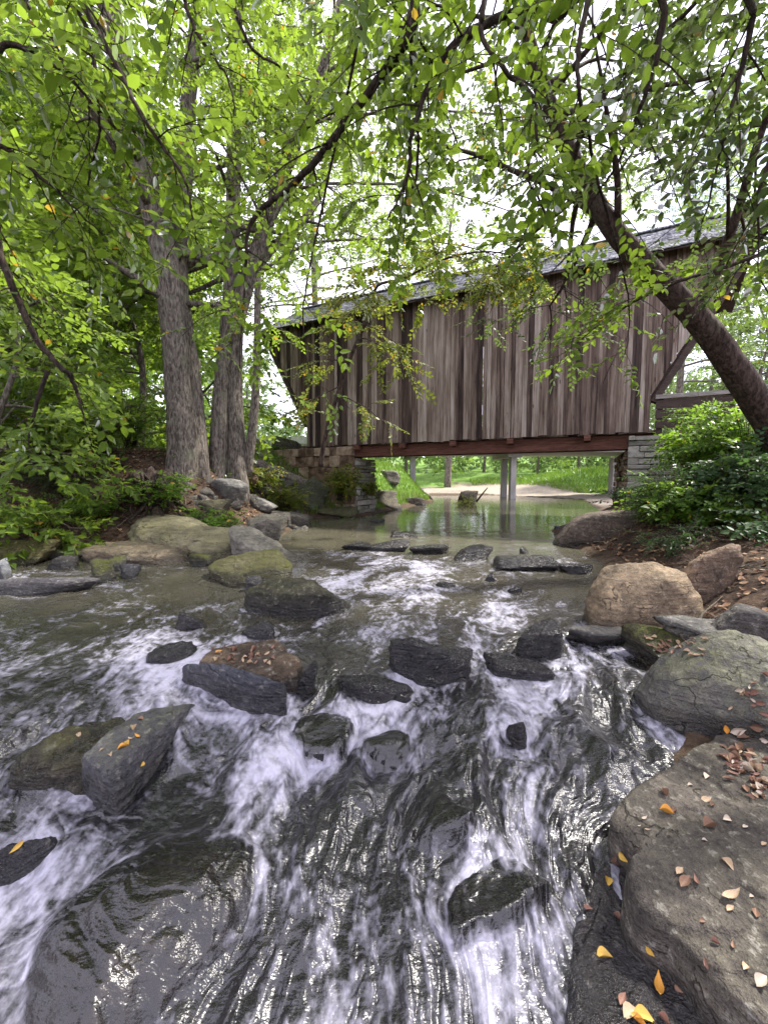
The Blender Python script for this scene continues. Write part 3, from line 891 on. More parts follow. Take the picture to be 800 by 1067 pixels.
nz1 = fbm(np.stack([t * 2.6, s * 1.1, np.full_like(s, .3)], 1), 2)
nz2 = fbm(np.stack([t * 6.5, s * 2.6, np.full_like(s, 4.3)], 1), 2, .4)
nz3 = fbm(np.stack([t * 10, s * 7.0, np.full_like(s, 8.3)], 1), 2, .3)
nz4 = fbm(np.stack([x * 26, y * 22, np.full_like(s, 2.3)], 1), 2)
rid = 1 - np.abs(nz2) * 2.2
amp = turb * (.6 + .8 * casc)
far_r = (1 - turb)
z = base + hump + amp * (.045 * nz1 + .040 * nz2 + .0 * rid + .017 * nz3 + .004 * nz4) + \
    far_r * (.006 * fbm(np.stack([x * 1.8, y * 3.2, np.zeros_like(x)], 1), 3) * ss(40, 6, y) + .004 * nz2 * ss(14, 5, y))
zt = z; drown = np.zeros_like(z)
for V_, T_ in DROWNED:
    bv = BVHTree.FromPolygons([Vector(q) for q in V_], [tuple(map(int, q)) for q in T_])
    lo_, hi_ = V_.min(0), V_.max(0)
    for i_ in np.where((x > lo_[0]) & (x < hi_[0]) & (y > lo_[1]) & (y < hi_[1]))[0]:
        h_ = bv.ray_cast(Vector((x[i_], y[i_], 2)), Vector((0, 0, -1)))
        if h_[0] is not None:
            zz = h_[0][2] + .018 + .004 * nz3[i_]
            dz_ = zz - zt[i_]
            if dz_ > -.2:                       # a smooth maximum: the sheet slides over the stone
                k_ = .2; drown[i_] = max(drown[i_], float(ss(-.07, .01, dz_))); hh_ = max(k_ - abs(dz_), 0) / k_
                zt[i_] = max(zt[i_], zz) + hh_ * hh_ * k_ * .25
                amp[i_] *= .5
z = zt
# foam: cascades, below rocks and shear lines, plus silver sky glints painted on the riffle
patch = fbm(np.stack([t * 1.5, s * .9, np.full_like(s, 12.0)], 1), 3)
tb2 = ss(8.4, 6.6, y)
foam_glint = tb2 * (.17 + .26 * patch) + turb * (.21 + .05 * casc * (.7 + patch) + .12 * np.clip(foamr, 0, 1) * (.6 + patch) + .17 * collar * (.7 + patch) + .36 * patch + .08 * rid * nz1)
foam_glint += .40 * np.exp(-((x + .58) / .20) ** 2 - ((y - 2.12) / .30) ** 2)        # white chute
foam_glint += .22 * np.exp(-((x - .25) / .8) ** 2 - ((y - 2.45) / .14) ** 2)
foam_glint += .22 * np.exp(-((x + .50) / .22) ** 2 - ((y - 1.62) / .25) ** 2)
foam_glint += .10 * np.exp(-((x + 1.9) / 1.0) ** 2 - ((y - 3.2) / .8) ** 2)
foam_glint += .16 * np.exp(-((x + .4) / 1.0) ** 2 - ((y - 5.2) / 1.1) ** 2)
foam_glint += .26 * ss(20, 26, y) * ss(.1, .4, patch)
foam_glint -= .25 * np.exp(-((x - .55) / .8) ** 2 - ((y - 3.9) / .5) ** 2)
foam_glint += .12 * ss(2.0, 1.5, y) * (.7 + patch) * (1 - .8 * ss(-.1, .4, x)) + .40 * np.exp(-((x + .2) / 1.3) ** 2 - ((y - 5.9) / 1.7) ** 2) * (.8 + .9 * patch) + .13 * np.exp(-((x + 2.2) / 1.3) ** 2 - ((y - 3.8) / 1.2) ** 2) + .18 * np.exp(-((x - 1.0) / .9) ** 2 - ((y - 4.2) / 1.3) ** 2)  # riffle and left rapids terms also paint in missing silver glints
foam_glint += .22 * np.exp(-((x + 1.06) / .09) ** 2 - ((y - 1.36) / .20) ** 2) + .25 * np.exp(-((x + .52) / .12) ** 2 - ((y - 1.72) / .12) ** 2)
foam_glint -= .20 * np.exp(-((x - .50) / .40) ** 2 - ((y - 1.9) / 1.0) ** 2)
foam_glint += .14 * np.exp(-((x + .62) / .35) ** 2 - ((y - 1.85) / .6) ** 2) * (.6 + patch)
foam_glint -= .10 * np.exp(-((x - .40) / .28) ** 2 - ((y - 1.35) / .25) ** 2)
foam_glint *= 1 - .75 * drown
foam_glint = np.clip(foam_glint, 0, 1)
d = poly_dist(x, y)
keep = (d < .55)
ii = (np.arange(nv - 1)[:, None] * nu + np.arange(nu - 1)[None, :]).ravel()
Q = np.stack([ii, ii + 1, ii + nu + 1, ii + nu], 1)
Q = Q[keep[Q].all(1)]
used = np.unique(Q); remap = np.full(len(x), -1); remap[used] = np.arange(len(used)); Q = remap[Q]
mbw = MB(); mbw.add(np.stack([x, y, z], 1)[used], Q)

m, nt, out = mat('creek_water')
fl = attr(nt, 'flow', 'Vector')
mp = nt.nodes.new('ShaderNodeMapping'); mp.inputs['Scale'].default_value = (6.2, 4.2, 1); nt.links.new(fl, mp.inputs[0])
n_a = noise(nt, mp.outputs[0], 1.0, 4, .55, .5)
mp2 = nt.nodes.new('ShaderNodeMapping'); mp2.inputs['Scale'].default_value = (15, 10, 1); nt.links.new(fl, mp2.inputs[0])
n_b = noise(nt, mp2.outputs[0], 1.0, 2, .5, .6)
n_c = noise(nt, coords(nt, 'Object', (1, 1.6, 1)), 9, 4, .6)
n_s1 = noise(nt, mp.outputs[0], 1.0, 1, .4, .6); n_s2 = noise(nt, mp2.outputs[0], 1.0, 1, .4, .8)
fo = attr(nt, 'foam_glint'); tu = attr(nt, 'turb')
n_d = noise(nt, coords(nt, 'Object', (1, .6, 1)), 30, 4, .6)
streak = math_(nt, 'ADD', math_(nt, 'MULTIPLY', n_a, .40), math_(nt, 'ADD', math_(nt, 'MULTIPLY', n_b, .28), math_(nt, 'MULTIPLY', n_d, .32)))
thr = math_(nt, 'SUBTRACT', .70, math_(nt, 'MULTIPLY', fo, .32))
fm = math_(nt, 'SUBTRACT', streak, thr)
fmask = ramp_out(nt, fm, -.08, .19, .66)
hw = math_(nt, 'ADD', math_(nt, 'MULTIPLY', math_(nt, 'ADD', math_(nt, 'MULTIPLY', n_s1, .62), math_(nt, 'ADD', math_(nt, 'MULTIPLY', n_s2, .35), math_(nt, 'MULTIPLY', n_d, .03))), math_(nt, 'ADD', math_(nt, 'MULTIPLY', tu, .99), .01)),
           math_(nt, 'MULTIPLY', n_c, math_(nt, 'ADD', math_(nt, 'MULTIPLY', tu, .25), .018)))
nrm = bump(nt, hw, 1.0, .075)
tr = nt.nodes.new('ShaderNodeBsdfTransparent')
nt.links.new(mixc(nt, tu, (.52, .49, .33), (.44, .41, .36)), tr.inputs[0])
df = nt.nodes.new('ShaderNodeBsdfDiffuse'); nt.links.new(mixc(nt, tu, (.25, .235, .165), (.026, .026, .030)), df.inputs[0]); nt.links.new(nrm, df.inputs['Normal'])  # pool's pale colour holds painted sky reflection as well as murk
mxa = nt.nodes.new('ShaderNodeMixShader'); nt.links.new(math_(nt, 'MULTIPLY', math_(nt, 'SUBTRACT', 1.0, attr(nt, 'thin')), math_(nt, 'SUBTRACT', .40, math_(nt, 'MULTIPLY', tu, .14))), mxa.inputs[0])
nt.links.new(tr.outputs[0], mxa.inputs[1]); nt.links.new(df.outputs[0], mxa.inputs[2])
gl = nt.nodes.new('ShaderNodeBsdfGlossy'); nt.links.new(math_(nt, 'ADD', .03, math_(nt, 'MULTIPLY', tu, .27)), gl.inputs['Roughness']); nt.links.new(nrm, gl.inputs['Normal'])
fr = N(nt, 'ShaderNodeFresnel', i_IOR=1.75); nt.links.new(nrm, fr.inputs['Normal'])
mxb = nt.nodes.new('ShaderNodeMixShader'); nt.links.new(fr.outputs[0], mxb.inputs[0])
nt.links.new(mxa.outputs[0], mxb.inputs[1]); nt.links.new(gl.outputs[0], mxb.inputs[2])
fd = nt.nodes.new('ShaderNodeBsdfDiffuse'); fd.inputs[0].default_value = (.60, .59, .69, 1); nt.links.new(nrm, fd.inputs['Normal'])  # lilac tint copies the lavender sky reflection into the white streaks
mxc = nt.nodes.new('ShaderNodeMixShader'); nt.links.new(fmask, mxc.inputs[0])
nt.links.new(mxb.outputs[0], mxc.inputs[1]); nt.links.new(fd.outputs[0], mxc.inputs[2])
nt.links.new(mxc.outputs[0], out.inputs[0])
M['water'] = m
wo_ = mbw.build('water', M['water'], smooth=True, attrs={'flow': ('FLOAT_VECTOR', np.stack([t, s, np.zeros_like(s)], 1)[used]), 'foam_glint': ('FLOAT', foam_glint[used]), 'turb': ('FLOAT', turb[used]), 'thin': ('FLOAT', .85 * drown[used])})
tag(wo_, 'clear dark creek water breaking into white streaks over rocks', kind='structure')
# ------------------------------------------------------------------ covered bridge
m, nt, out = mat('weathered_boards')
pid = attr(nt, 'plank')
cmb = nt.nodes.new('ShaderNodeCombineXYZ'); nt.links.new(math_(nt, 'MULTIPLY', pid, 41.0), cmb.inputs[0]); nt.links.new(math_(nt, 'MULTIPLY', pid, 17.0), cmb.inputs[2])
tc = nt.nodes.new('ShaderNodeTexCoord'); va = nt.nodes.new('ShaderNodeVectorMath'); nt.links.new(tc.outputs['Object'], va.inputs[0]); nt.links.new(cmb.outputs[0], va.inputs[1])
mp = nt.nodes.new('ShaderNodeMapping'); mp.inputs['Scale'].default_value = (22, 22, .75); nt.links.new(va.outputs[0], mp.inputs[0])
n1 = noise(nt, mp.outputs[0], 1.0, 5, .65, .3)
mp2 = nt.nodes.new('ShaderNodeMapping'); mp2.inputs['Scale'].default_value = (75, 75, 1.4); nt.links.new(va.outputs[0], mp2.inputs[0])
n2 = noise(nt, mp2.outputs[0], 1.0, 4, .65)
mp3 = nt.nodes.new('ShaderNodeMapping'); mp3.inputs['Scale'].default_value = (3, 3, .45); nt.links.new(va.outputs[0], mp3.inputs[0])
n3 = noise(nt, mp3.outputs[0], 1.0, 4, .6)
wood = ramp(nt, [(.36, (.020, .014, .012)), (.46, (.082, .056, .044)), (.55, (.176, .134, .103)), (.69, (.39, .34, .29))])
val = math_(nt, 'ADD', math_(nt, 'ADD', math_(nt, 'MULTIPLY', n1, .40), math_(nt, 'MULTIPLY', n2, .22)), math_(nt, 'ADD', math_(nt, 'MULTIPLY', n3, .42), math_(nt, 'MULTIPLY', pid, .24)))
val = math_(nt, 'SUBTRACT', val, .145)
nt.links.new(val, wood.inputs[0])
vk = N(nt, 'ShaderNodeTexVoronoi', i_Scale=1.0); mpk = nt.nodes.new('ShaderNodeMapping'); mpk.inputs['Scale'].default_value = (6, 6, 1.6)
nt.links.new(va.outputs[0], mpk.inputs[0]); nt.links.new(mpk.outputs[0], vk.inputs['Vector'])
knot = ramp_out(nt, vk.outputs['Distance'], .13, .06, .8)
wc = mixc(nt, knot, wood.outputs[0], (.028, .018, .015))
hh = math_(nt, 'ADD', math_(nt, 'MULTIPLY', n1, .6), math_(nt, 'MULTIPLY', n2, .5))
principled(nt, out, wc, .85, bump(nt, hh, .8, .015), .25)
M['wood'] = m


def plain_wood(name, a, b, sc=(3, 3, 20)):
    m, nt, out = mat(name)
    n1 = noise(nt, coords(nt, 'Object', sc), 1.6, 5, .65, .4)
    r_ = ramp(nt, [(.3, a), (.7, b)]); nt.links.new(n1, r_.inputs[0])
    principled(nt, out, r_.outputs[0], .85, bump(nt, n1, .6, .02), .25)
    return m


M['wood_red'] = plain_wood('old_red_brown_beam', (.06, .026, .018), (.19, .085, .06), (2, 20, 20))
M['wood_dark'] = plain_wood('dark_boards', (.03, .02, .017), (.085, .06, .05))
M['rail'] = plain_wood('bleached_rail', (.13, .115, .10), (.33, .30, .28), (2, 20, 20))
m, nt, out = mat('roof_shingles')
v = coords(nt, 'Object')
n1 = noise(nt, coords(nt, 'Object', (6, 1.5, 1.5)), 2.5, 5, .65); n2 = noise(nt, v, .8, 3, .6)
r_ = ramp(nt, [(.38, (.06, .065, .075)), (.5, (.15, .157, .175)), (.62, (.33, .335, .35))]); nt.links.new(n1, r_.inputs[0])
c = mixc(nt, ramp_out(nt, n2, .53, .63, .7), r_.outputs[0], (.085, .10, .045))
principled(nt, out, c, .8, bump(nt, n1, .7, .02), .3)
M['shingle'] = m

LB = 10.5
P0 = at(675, 450, 10.6)
bang = math.atan2(.438, -.899)
bridge = thing('covered_bridge', 'weathered wooden covered bridge with slanting ends spanning the creek', 'bridge', tuple(P0), bang)
WB = 4.4; HB = 4.45; OV = 1.95
brng = np.random.default_rng(4)


def board_wall(yy, out_dir, name, dark=False):
    mb = MB(); pl = []
    xx = -OV
    while xx < LB + OV - .02:
        w_ = float(brng.choice([.11, .13, .15, .17, .2, .24]))
        x1 = min(xx + w_, LB + OV)
        g = .006 if brng.random() < .75 else .018
        a, b = xx + g / 2, x1 - g / 2

        def zb(q):
            if q < 0: return .88 + (HB - .98) * (-q / OV)
            if q > LB: return .88 + (HB - .98) * ((q - LB) / OV)
            return 0.0
        jit = float(brng.normal(0, .018)); dep = float(brng.uniform(-.008, .012)); th = .028
        za, zb_ = zb(a), zb(b)
        if xx < 0 < x1 or xx < LB < x1: za = zb_ = 0 + .0
        za += jit; zb_ += jit
        y0 = yy + out_dir * (.0 + dep); y1 = yy + out_dir * (th + dep)
        lo_, hi_ = min(y0, y1), max(y0, y1)
        # several sections so a board can warp a little
        zt = HB
        Vb = np.array([[a, lo_, za], [b, lo_, zb_], [b, hi_, zb_], [a, hi_, za], [a, lo_, zt], [b, lo_, zt], [b, hi_, zt], [a, hi_, zt]])
        mb.hexa(Vb)
        pl += [float(brng.random())] * 8
        xx = x1
    return mb.build(name, M['wood'], bridge, attrs={'plank': ('FLOAT', pl)})


board_wall(0.0, 1, 'side_wall')
board_wall(-WB, -1, 'side_wall')
# frame behind the boards: posts, plates and lattice, seen from the ends
fr_ = MB()
for yy in (-.14, -WB + .02):
    fr_.box((-1.9, yy, HB - .22), (LB + 1.9, yy + .12, HB - .02)); fr_.box((0, yy, .05), (LB, yy + .12, .27))
    for q in np.linspace(0.05, LB - .2, 8): fr_.box((q, yy + .002, .27), (q + .16, yy + .118, HB - .22))
fr_.build('truss_frame', M['wood_dark'], bridge)
# slanting end trim, one at each corner
for yy in (-.26, -WB - .03):
    for e in (0, 1):
        tm = MB()
        A = np.array([0.0, .80]); B = np.array([-OV, HB - .05])
        if e: A[0] = LB; B[0] = LB + OV
        sgn = -1 if e == 0 else 1
        nrm_ = np.array([sgn * .30, -.16])
        pts = []
        for (q, w_) in ((A, 0), (B, 0)):
            pts.append((q + nrm_ * .1, q + nrm_ * .55))
        (a0, a1), (b0, b1) = pts
        Vb = np.array([[a0[0], yy, a0[1]], [a1[0], yy, a1[1]], [a1[0], yy + .285, a1[1]], [a0[0], yy + .285, a0[1]],
                       [b0[0], yy, b0[1]], [b1[0], yy, b1[1]], [b1[0], yy + .285, b1[1]], [b0[0], yy + .285, b0[1]]])
        tm.hexa(Vb); tm.build('end_trim', M['wood_dark'], bridge)
# gables
RISE = 1.42
for e in (0, 1):
    gm = MB(); pl = []
    xg = -OV + .02 if e == 0 else LB + OV - .05
    yv = -WB + .05
    while yv < -.05:
        y2 = min(yv + .22, -.05)
        h1 = RISE * (1 - abs(yv + WB / 2) / (WB / 2 + .1)); h2 = RISE * (1 - abs(y2 + WB / 2) / (WB / 2 + .1))
        gm.hexa(np.array([[xg, yv, HB - .25], [xg + .03, yv, HB - .25], [xg + .03, y2 - .006, HB - .25], [xg, y2 - .006, HB - .25],
                          [xg, yv, HB + h1 - .04], [xg + .03, yv, HB + h1 - .04], [xg + .03, y2 - .006, HB + h2 - .04], [xg, y2 - .006, HB + h2 - .04]]))
        pl += [float(brng.random())] * 8; yv = y2
    gm.build('gable', M['wood'], bridge, attrs={'plank': ('FLOAT', pl)})
# roof: two slopes of overlapping shingle courses
for sgn in (1, -1):
    rm = MB()
    x0, x1 = -OV - .75, LB + OV - .08
    half = WB / 2 + .42
    slope = RISE / (WB / 2)
    nc = 17
    for k in range(nc):
        a_ = half * (1 - k / nc); b_ = half * (1 - (k + 1) / nc) - .05
        q = x0
        while q < x1:
            w_ = float(brng.uniform(.13, .3)); q2 = min(q + w_, x1)
            ja = float(brng.normal(0, .014)); lift = float(brng.uniform(.0, .014))
            ya, yb_ = -WB / 2 + sgn * (a_ + ja), -WB / 2 + sgn * max(b_, -.0)
            zA = HB + RISE - slope * (a_ + ja) + .075 + lift; zB = HB + RISE - slope * max(b_, 0) + .055
            rm.hexa(np.array([[q, ya, zA - .028], [q2 - .004, ya, zA - .028], [q2 - .004, yb_, zB - .02], [q, yb_, zB - .02],
                              [q, ya, zA], [q2 - .004, ya, zA], [q2 - .004, yb_, zB], [q, yb_, zB]]))
            q = q2
    rm.build('roof', M['shingle'], bridge)
    dk = MB()
    ya, yb_ = -WB / 2 + sgn * (half - .04), -WB / 2 + sgn * .0
    zA, zB = HB + RISE - slope * (half - .04) + .03, HB + RISE + .02
    dk.hexa(np.array([[x0 + .03, ya, zA - .05], [x1 - .03, ya, zA - .05], [x1 - .03, yb_, zB - .05], [x0 + .03, yb_, zB - .05],
                      [x0 + .03, ya, zA], [x1 - .03, ya, zA], [x1 - .03, yb_, zB], [x0 + .03, yb_, zB]]))
    dk.build('roof_deck', M['wood_dark'], bridge)
rc = MB(); rc.box((-OV - .72, -WB / 2 - .12, HB + RISE + .07), (LB + OV - .10, -WB / 2 + .12, HB + RISE + .10)); rc.build('ridge_cap', M['shingle'], bridge)
# floor and beams
fl_ = MB(); pl = []
q = -.3
while q < LB + .3:
    fl_.box((q, -WB + .06, -.02), (q + .235, -.06, .045)); pl += [float(brng.random())] * 8; q += .24
fl_.build('floor', M['wood'], bridge, attrs={'plank': ('FLOAT', pl)})
for yy in (-.40, -WB + .2):
    b_ = MB(); b_.box((-.1, yy, -.40 if yy > -1 else -.2), (LB + .6, yy + .2, -.03)); b_.build('floor_beam', M['wood_red'], bridge)
for q in (1.3, 3.3, 5.0, 6.7, 8.4):
    b_ = MB(); b_.box((q, -WB - .12, -.17), (q + .16, .14, -.025)); b_.build('cross_beam', M['wood_red'], bridge)
for q in (.2, LB - .3):
    b_ = MB(); b_.box((q, -WB + .1, -.44), (q + .22, -.05, -.405)); b_.build('bearing_beam', M['wood_dark'], bridge)

# ------------------------------------------------------------------ abutments
m, nt, out = mat('stacked_stone')
sid = attr(nt, 'stone'); v = coords(nt, 'Object')
n1 = noise(nt, v, 5, 6, .65); n2 = noise(nt, coords(nt, 'Object', (3, 3, 16)), 2.5, 4, .6)
r_ = ramp(nt, [(.32, (.10, .095, .078)), (.5, (.22, .212, .18)), (.68, (.37, .355, .31))])
nt.links.new(math_(nt, 'ADD', math_(nt, 'MULTIPLY', n1, .55), math_(nt, 'ADD', math_(nt, 'MULTIPLY', sid, .3), math_(nt, 'MULTIPLY', n2, .2))), r_.inputs[0])
c = mixc(nt, ramp_out(nt, n1, .55, .65, .5), r_.outputs[0], (.11, .10, .06))
principled(nt, out, c, .9, bump(nt, n1, .9, .04), .2); M['stone'] = m
m, nt, out = mat('rusty_mortar_stone')
sid = attr(nt, 'stone'); n1 = noise(nt, coords(nt, 'Object'), 4, 6, .68)
r_ = ramp(nt, [(.36, (.075, .05, .034)), (.5, (.20, .14, .095)), (.64, (.36, .285, .21))])
nt.links.new(math_(nt, 'ADD', math_(nt, 'MULTIPLY', n1, .75), math_(nt, 'MULTIPLY', sid, .25)), r_.inputs[0])
principled(nt, out, r_.outputs[0], .9, bump(nt, n1, .9, .05), .2); M['stone_rust'] = m
mrt, nt, out = mat('earth_joint'); principled(nt, out, (.035, .03, .025), .95); M['joint'] = mrt


def masonry(par, x0, x1, ya, yb_, z0, z1, name, mt, face, seed, hmin=.07, hmax=.2, lmin=.25, lmax=.8):
    """one face of stacked flat stones; face: 'y' (towards +y) or 'x-' / 'x+'"""
    r_ = np.random.default_rng(seed); mb = MB(); st = []
    zz = z0
    while zz < z1 - .02:
        h_ = min(float(r_.uniform(hmin, hmax)), z1 - zz)
        L0, L1 = (x0, x1) if face == 'y' else (ya, yb_)
        q = L0 - float(r_.uniform(0, .2))
        while q < L1:
            l_ = float(r_.uniform(lmin, lmax)); q2 = min(q + l_, L1)
            qa = max(q, L0)
            if q2 - qa > .04:
                p_ = float(r_.uniform(-.03, .06)); ch = min(.02, h_ * .2)
                s_ = []
                for (dz, ins) in ((.006, ch), (ch, 0), (h_ - ch, 0), (h_ - .006, ch)):
                    w1 = float(r_.normal(0, .006))
                    s_.append((zz + dz + w1, ins))
                rows = []
                for (zv, ins) in s_:
                    if face == 'y':
                        rows.append([[qa + .005 + ins, yb_ - .2, zv], [q2 - .005 - ins, yb_ - .2, zv], [q2 - .005 - ins, yb_ + p_ - ins, zv], [qa + .005 + ins, yb_ + p_ - ins, zv]])
                    else:
                        xs = x1 if face == 'x+' else x0; sg = 1 if face == 'x+' else -1
                        rows.append([[xs - sg * .2, qa + .005 + ins, zv], [xs - sg * .2, q2 - .005 - ins, zv], [xs + sg * (p_ - ins), q2 - .005 - ins, zv], [xs + sg * (p_ - ins), qa + .005 + ins, zv]])
                Vv = np.array(rows).reshape(-1, 3); qd = []
                for a_ in range(3):
                    for b_ in range(4): qd.append([a_ * 4 + b_, a_ * 4 + (b_ + 1) % 4, a_ * 4 + 4 + (b_ + 1) % 4, a_ * 4 + 4 + b_])
                qd += [[0, 3, 2, 1], [12, 13, 14, 15]]
                mb.add(Vv, qd); st += [float(r_.random())] * 16
            q = q2
        zz += h_
    return mb.build(name, mt, par, attrs={'stone': ('FLOAT', st)})


ab = thing('stone_abutment', 'grey stacked-stone abutment with a rusty-brown stream face under the right end of the bridge', 'abutment', tuple(P0), bang)
cb = MB(); cb.box((-3.9, -WB + .1, -2.9), (.35, -.12, -.47)); cb.build('core', M['joint'], ab)
masonry(ab, -4.0, .42, -WB, .0, -2.9, -.06, 'front_wall', M['stone'], 'y', 3)
masonry(ab, -4.0, .46, -WB, -.18, -2.9, -.46, 'stream_wall', M['stone_rust'], 'x+', 4)
ab2 = thing('stone_abutment', 'orange-brown stone abutment hung with vines under the left end of the bridge', 'abutment', tuple(P0), bang)
cb = MB(); cb.box((8.75, -1.5, -2.9), (12.9, -.12, -.47)); cb.build('core', M['joint'], ab2)
masonry(ab2, 8.65, 13.0, -WB, .05, -2.9, -.06, 'front_wall', M['stone_rust'], 'y', 5, .16, .5, .25, .8)
masonry(ab2, 8.6, 13.0, -1.6, -.15, -2.9, -.46, 'stream_wall', M['stone'], 'x-', 6)

# ------------------------------------------------------------------ approach railing on the right
ra = thing('approach_railing', 'wooden approach railing with pale top rail at the right end of the bridge', 'railing', tuple(P0), bang)
tr_ = MB(); tr_.box((-5.2, -.13, .80), (-.12, .06, .90)); tr_.build('top_rail', M['rail'], ra)
sb = MB()
for zz in (.08, .32, .56): sb.box((-5.1, -.02, zz), (-.14, .02, zz + .215))
sb.build('shade_panel', M['wood_dark'], ra)  # dark panel standing in for the shaded opening under the rail
for q in (-.3, -1.7, -3.1, -4.5):
    p_ = MB(); p_.box((q, -.135, -.05), (q + .12, -.025, .80)); p_.build('post', M['wood_dark'], ra)
# approach road behind it
ap = MB(); ap.box((-14, -WB + .2, -.5), (-.1, -.16, -.05)); ao = ap.build('approach_road', M['ground'], None); ao.location = P0; ao.rotation_euler = (0, 0, bang)
tag(ao, 'earth approach road leading onto the bridge', kind='structure')
ap = MB(); ap.box((LB + .1, -WB + .2, -.5), (LB + 14, -.16, -.05)); ao = ap.build('approach_road', M['ground'], None); ao.location = P0; ao.rotation_euler = (0, 0, bang)
tag(ao, 'earth approach road leading off the far end of the bridge', kind='structure')

# ------------------------------------------------------------------ concrete road bridge behind
m, nt, out = mat('concrete')
n1 = noise(nt, coords(nt, 'Object'), 1.2, 5, .6); n2 = noise(nt, coords(nt, 'Object', (4, 4, .5)), 1.5, 4, .6)
r_ = ramp(nt, [(.3, (.27, .26, .25)), (.7, (.46, .45, .43))]); nt.links.new(math_(nt, 'ADD', math_(nt, 'MULTIPLY', n1, .5), math_(nt, 'MULTIPLY', n2, .5)), r_.inputs[0])
principled(nt, out, r_.outputs[0], .85, bump(nt, n1, .3, .02), .3); M['concrete'] = m
YR = 27.0
rb = thing('road_bridge', 'pale concrete road bridge on slim square piers behind the covered bridge', 'bridge', (0, YR, 0))
zd = at(500, 470.5, YR)[2]
dm = MB(); dm.box((-30, 0, zd), (45, 5.5, zd + .55)); dm.box((-30, -.12, zd + .5), (45, .12, zd + .95)); dm.build('deck', M['concrete'], rb)
for px in (430, 525.5, 534.5, 640, 260):
    xw = at(px, 480, YR + (1.2 if px != 525.5 else 4.2))[0]
    w_ = .18
    pm = MB(); yy = 1.0 if px != 525.5 else 4.0
    pm.box((xw - w_, yy, -.9), (xw + w_, yy + .55, zd - .3)); pm.build('pier', M['concrete'], rb)
for px, yy in ((430, 1.0), (534.5, 1.0)):
    xw = at(px, 480, YR + 1.2)[0]
    cbm = MB(); cbm.box((xw - .45, .8, zd - .3), (xw + .45, 4.9, zd)); cbm.build('pier_cap', M['concrete'], rb)
# ------------------------------------------------------------------ leaves and sprays
LEAF_HI_V = np.array([[0, 0, 0], [.30, 0, -.015], [.66, 0, -.02], [1, 0, -.10], [.26, .26, .035], [.62, .235, .03], [.26, -.26, .035], [.62, -.235, .03]])
LEAF_HI_F = ([[1, 2, 5, 4], [2, 1, 6, 7]], [[0, 1, 4], [2, 3, 5], [1, 0, 6], [3, 2, 7]])
LEAF_LO_V = np.array([[0, 0, 0], [.42, .25, .05], [1, 0, -.06], [.42, -.25, .05]])
LEAF_LO_F = ([], [[0, 2, 1], [0, 3, 2]])


def frames(d, up, roll=None):
    d = d / (np.linalg.norm(d, axis=1)[:, None] + 1e-9)
    y = np.cross(up, d); y /= np.linalg.norm(y, axis=1)[:, None] + 1e-9
    z = np.cross(d, y)
    if roll is not None:
        c, s = np.cos(roll)[:, None], np.sin(roll)[:, None]
        y, z = y * c + z * s, z * c - y * s
    return np.stack([d, y, z], 2)


def spray_template(n, L, leaf, hi, seed, wide=1.0, flat=.35):
    r_ = np.random.default_rng(seed); mb = MB()
    pts = np.stack([np.linspace(0, L, 5), .03 * L * r_.normal(size=5).cumsum() * .5, -np.linspace(0, 1, 5) ** 2 * L * .18], 1)
    mb.tube(pts, np.linspace(.0035, .0012, 5) * (1 if hi else 1.6), 3, m=1, cap=False)
    V0, (Q0, T0) = (LEAF_HI_V, LEAF_HI_F) if hi else (LEAF_LO_V, LEAF_LO_F)
    for k in range(n):
        u = .12 + .88 * k / max(1, n - 1)
        p = np.array([np.interp(u * L, pts[:, 0], pts[:, c_]) for c_ in range(3)])
        s_ = 1 if k % 2 else -1
        a = R(r_.uniform(35, 75)) * s_ if k < n - 1 else R(r_.uniform(-15, 15))
        d = np.array([[math.cos(a), math.sin(a), r_.normal(-.18, .3 * flat * 2)]])
        up = np.array([[r_.normal(0, flat), r_.normal(0, flat), 1.0]])
        Rm = frames(d, up)[0]
        sz = leaf * r_.uniform(.65, 1.15) * (.8 + .4 * math.sin(u * 2.6))
        V = (V0 * [1, wide, 1 + .8 * r_.normal()]) @ Rm.T * sz + p
        mb.add(V, Q0, T0, m=0)
    V = np.concatenate(mb.v)
    return V, (np.concatenate(mb.q) if mb.q else np.zeros((0, 4), int)), (np.concatenate(mb.t) if mb.t else np.zeros((0, 3), int)), \
        np.concatenate(mb.qm) if mb.qm else np.zeros(0), np.concatenate(mb.tm) if mb.tm else np.zeros(0)


SP_HI = [spray_template(9, .40, .102, True, 100 + k) for k in range(6)]
SP_MID = [spray_template(10, .44, .098, True, 200 + k) for k in range(5)]
SP_LO = [spray_template(13, .56, .115, False, 300 + k, 1.2) for k in range(6)]
SP_FAR = [spray_template(13, 1.0, .24, False, 400 + k, 1.25, .6) for k in range(5)]
SP_FERN = [spray_template(14, .45, .07, False, 500 + k, .55, .4) for k in range(4)]


def put_sprays(mb, tmpl, pos, dirs, ups, scale, r_):
    n = len(pos)
    which = r_.integers(0, len(tmpl), n)
    for k, (V, Q, T, qm, tm) in enumerate(tmpl):
        sel = np.where(which == k)[0]
        if not len(sel): continue
        Rm = frames(dirs[sel], ups[sel])
        W_ = np.einsum('nij,mj->nmi', Rm, V) * scale[sel][:, None, None] + pos[sel][:, None, :]
        m_ = len(V); off = (np.arange(len(sel)) * m_)[:, None, None]
        Qs = (Q[None] + off).reshape(-1, 4) if len(Q) else None
        Ts = (T[None] + off).reshape(-1, 3) if len(T) else None
        mb.add(W_.reshape(-1, 3), Qs, Ts, m=(np.tile(qm, len(sel)), np.tile(tm, len(sel))))


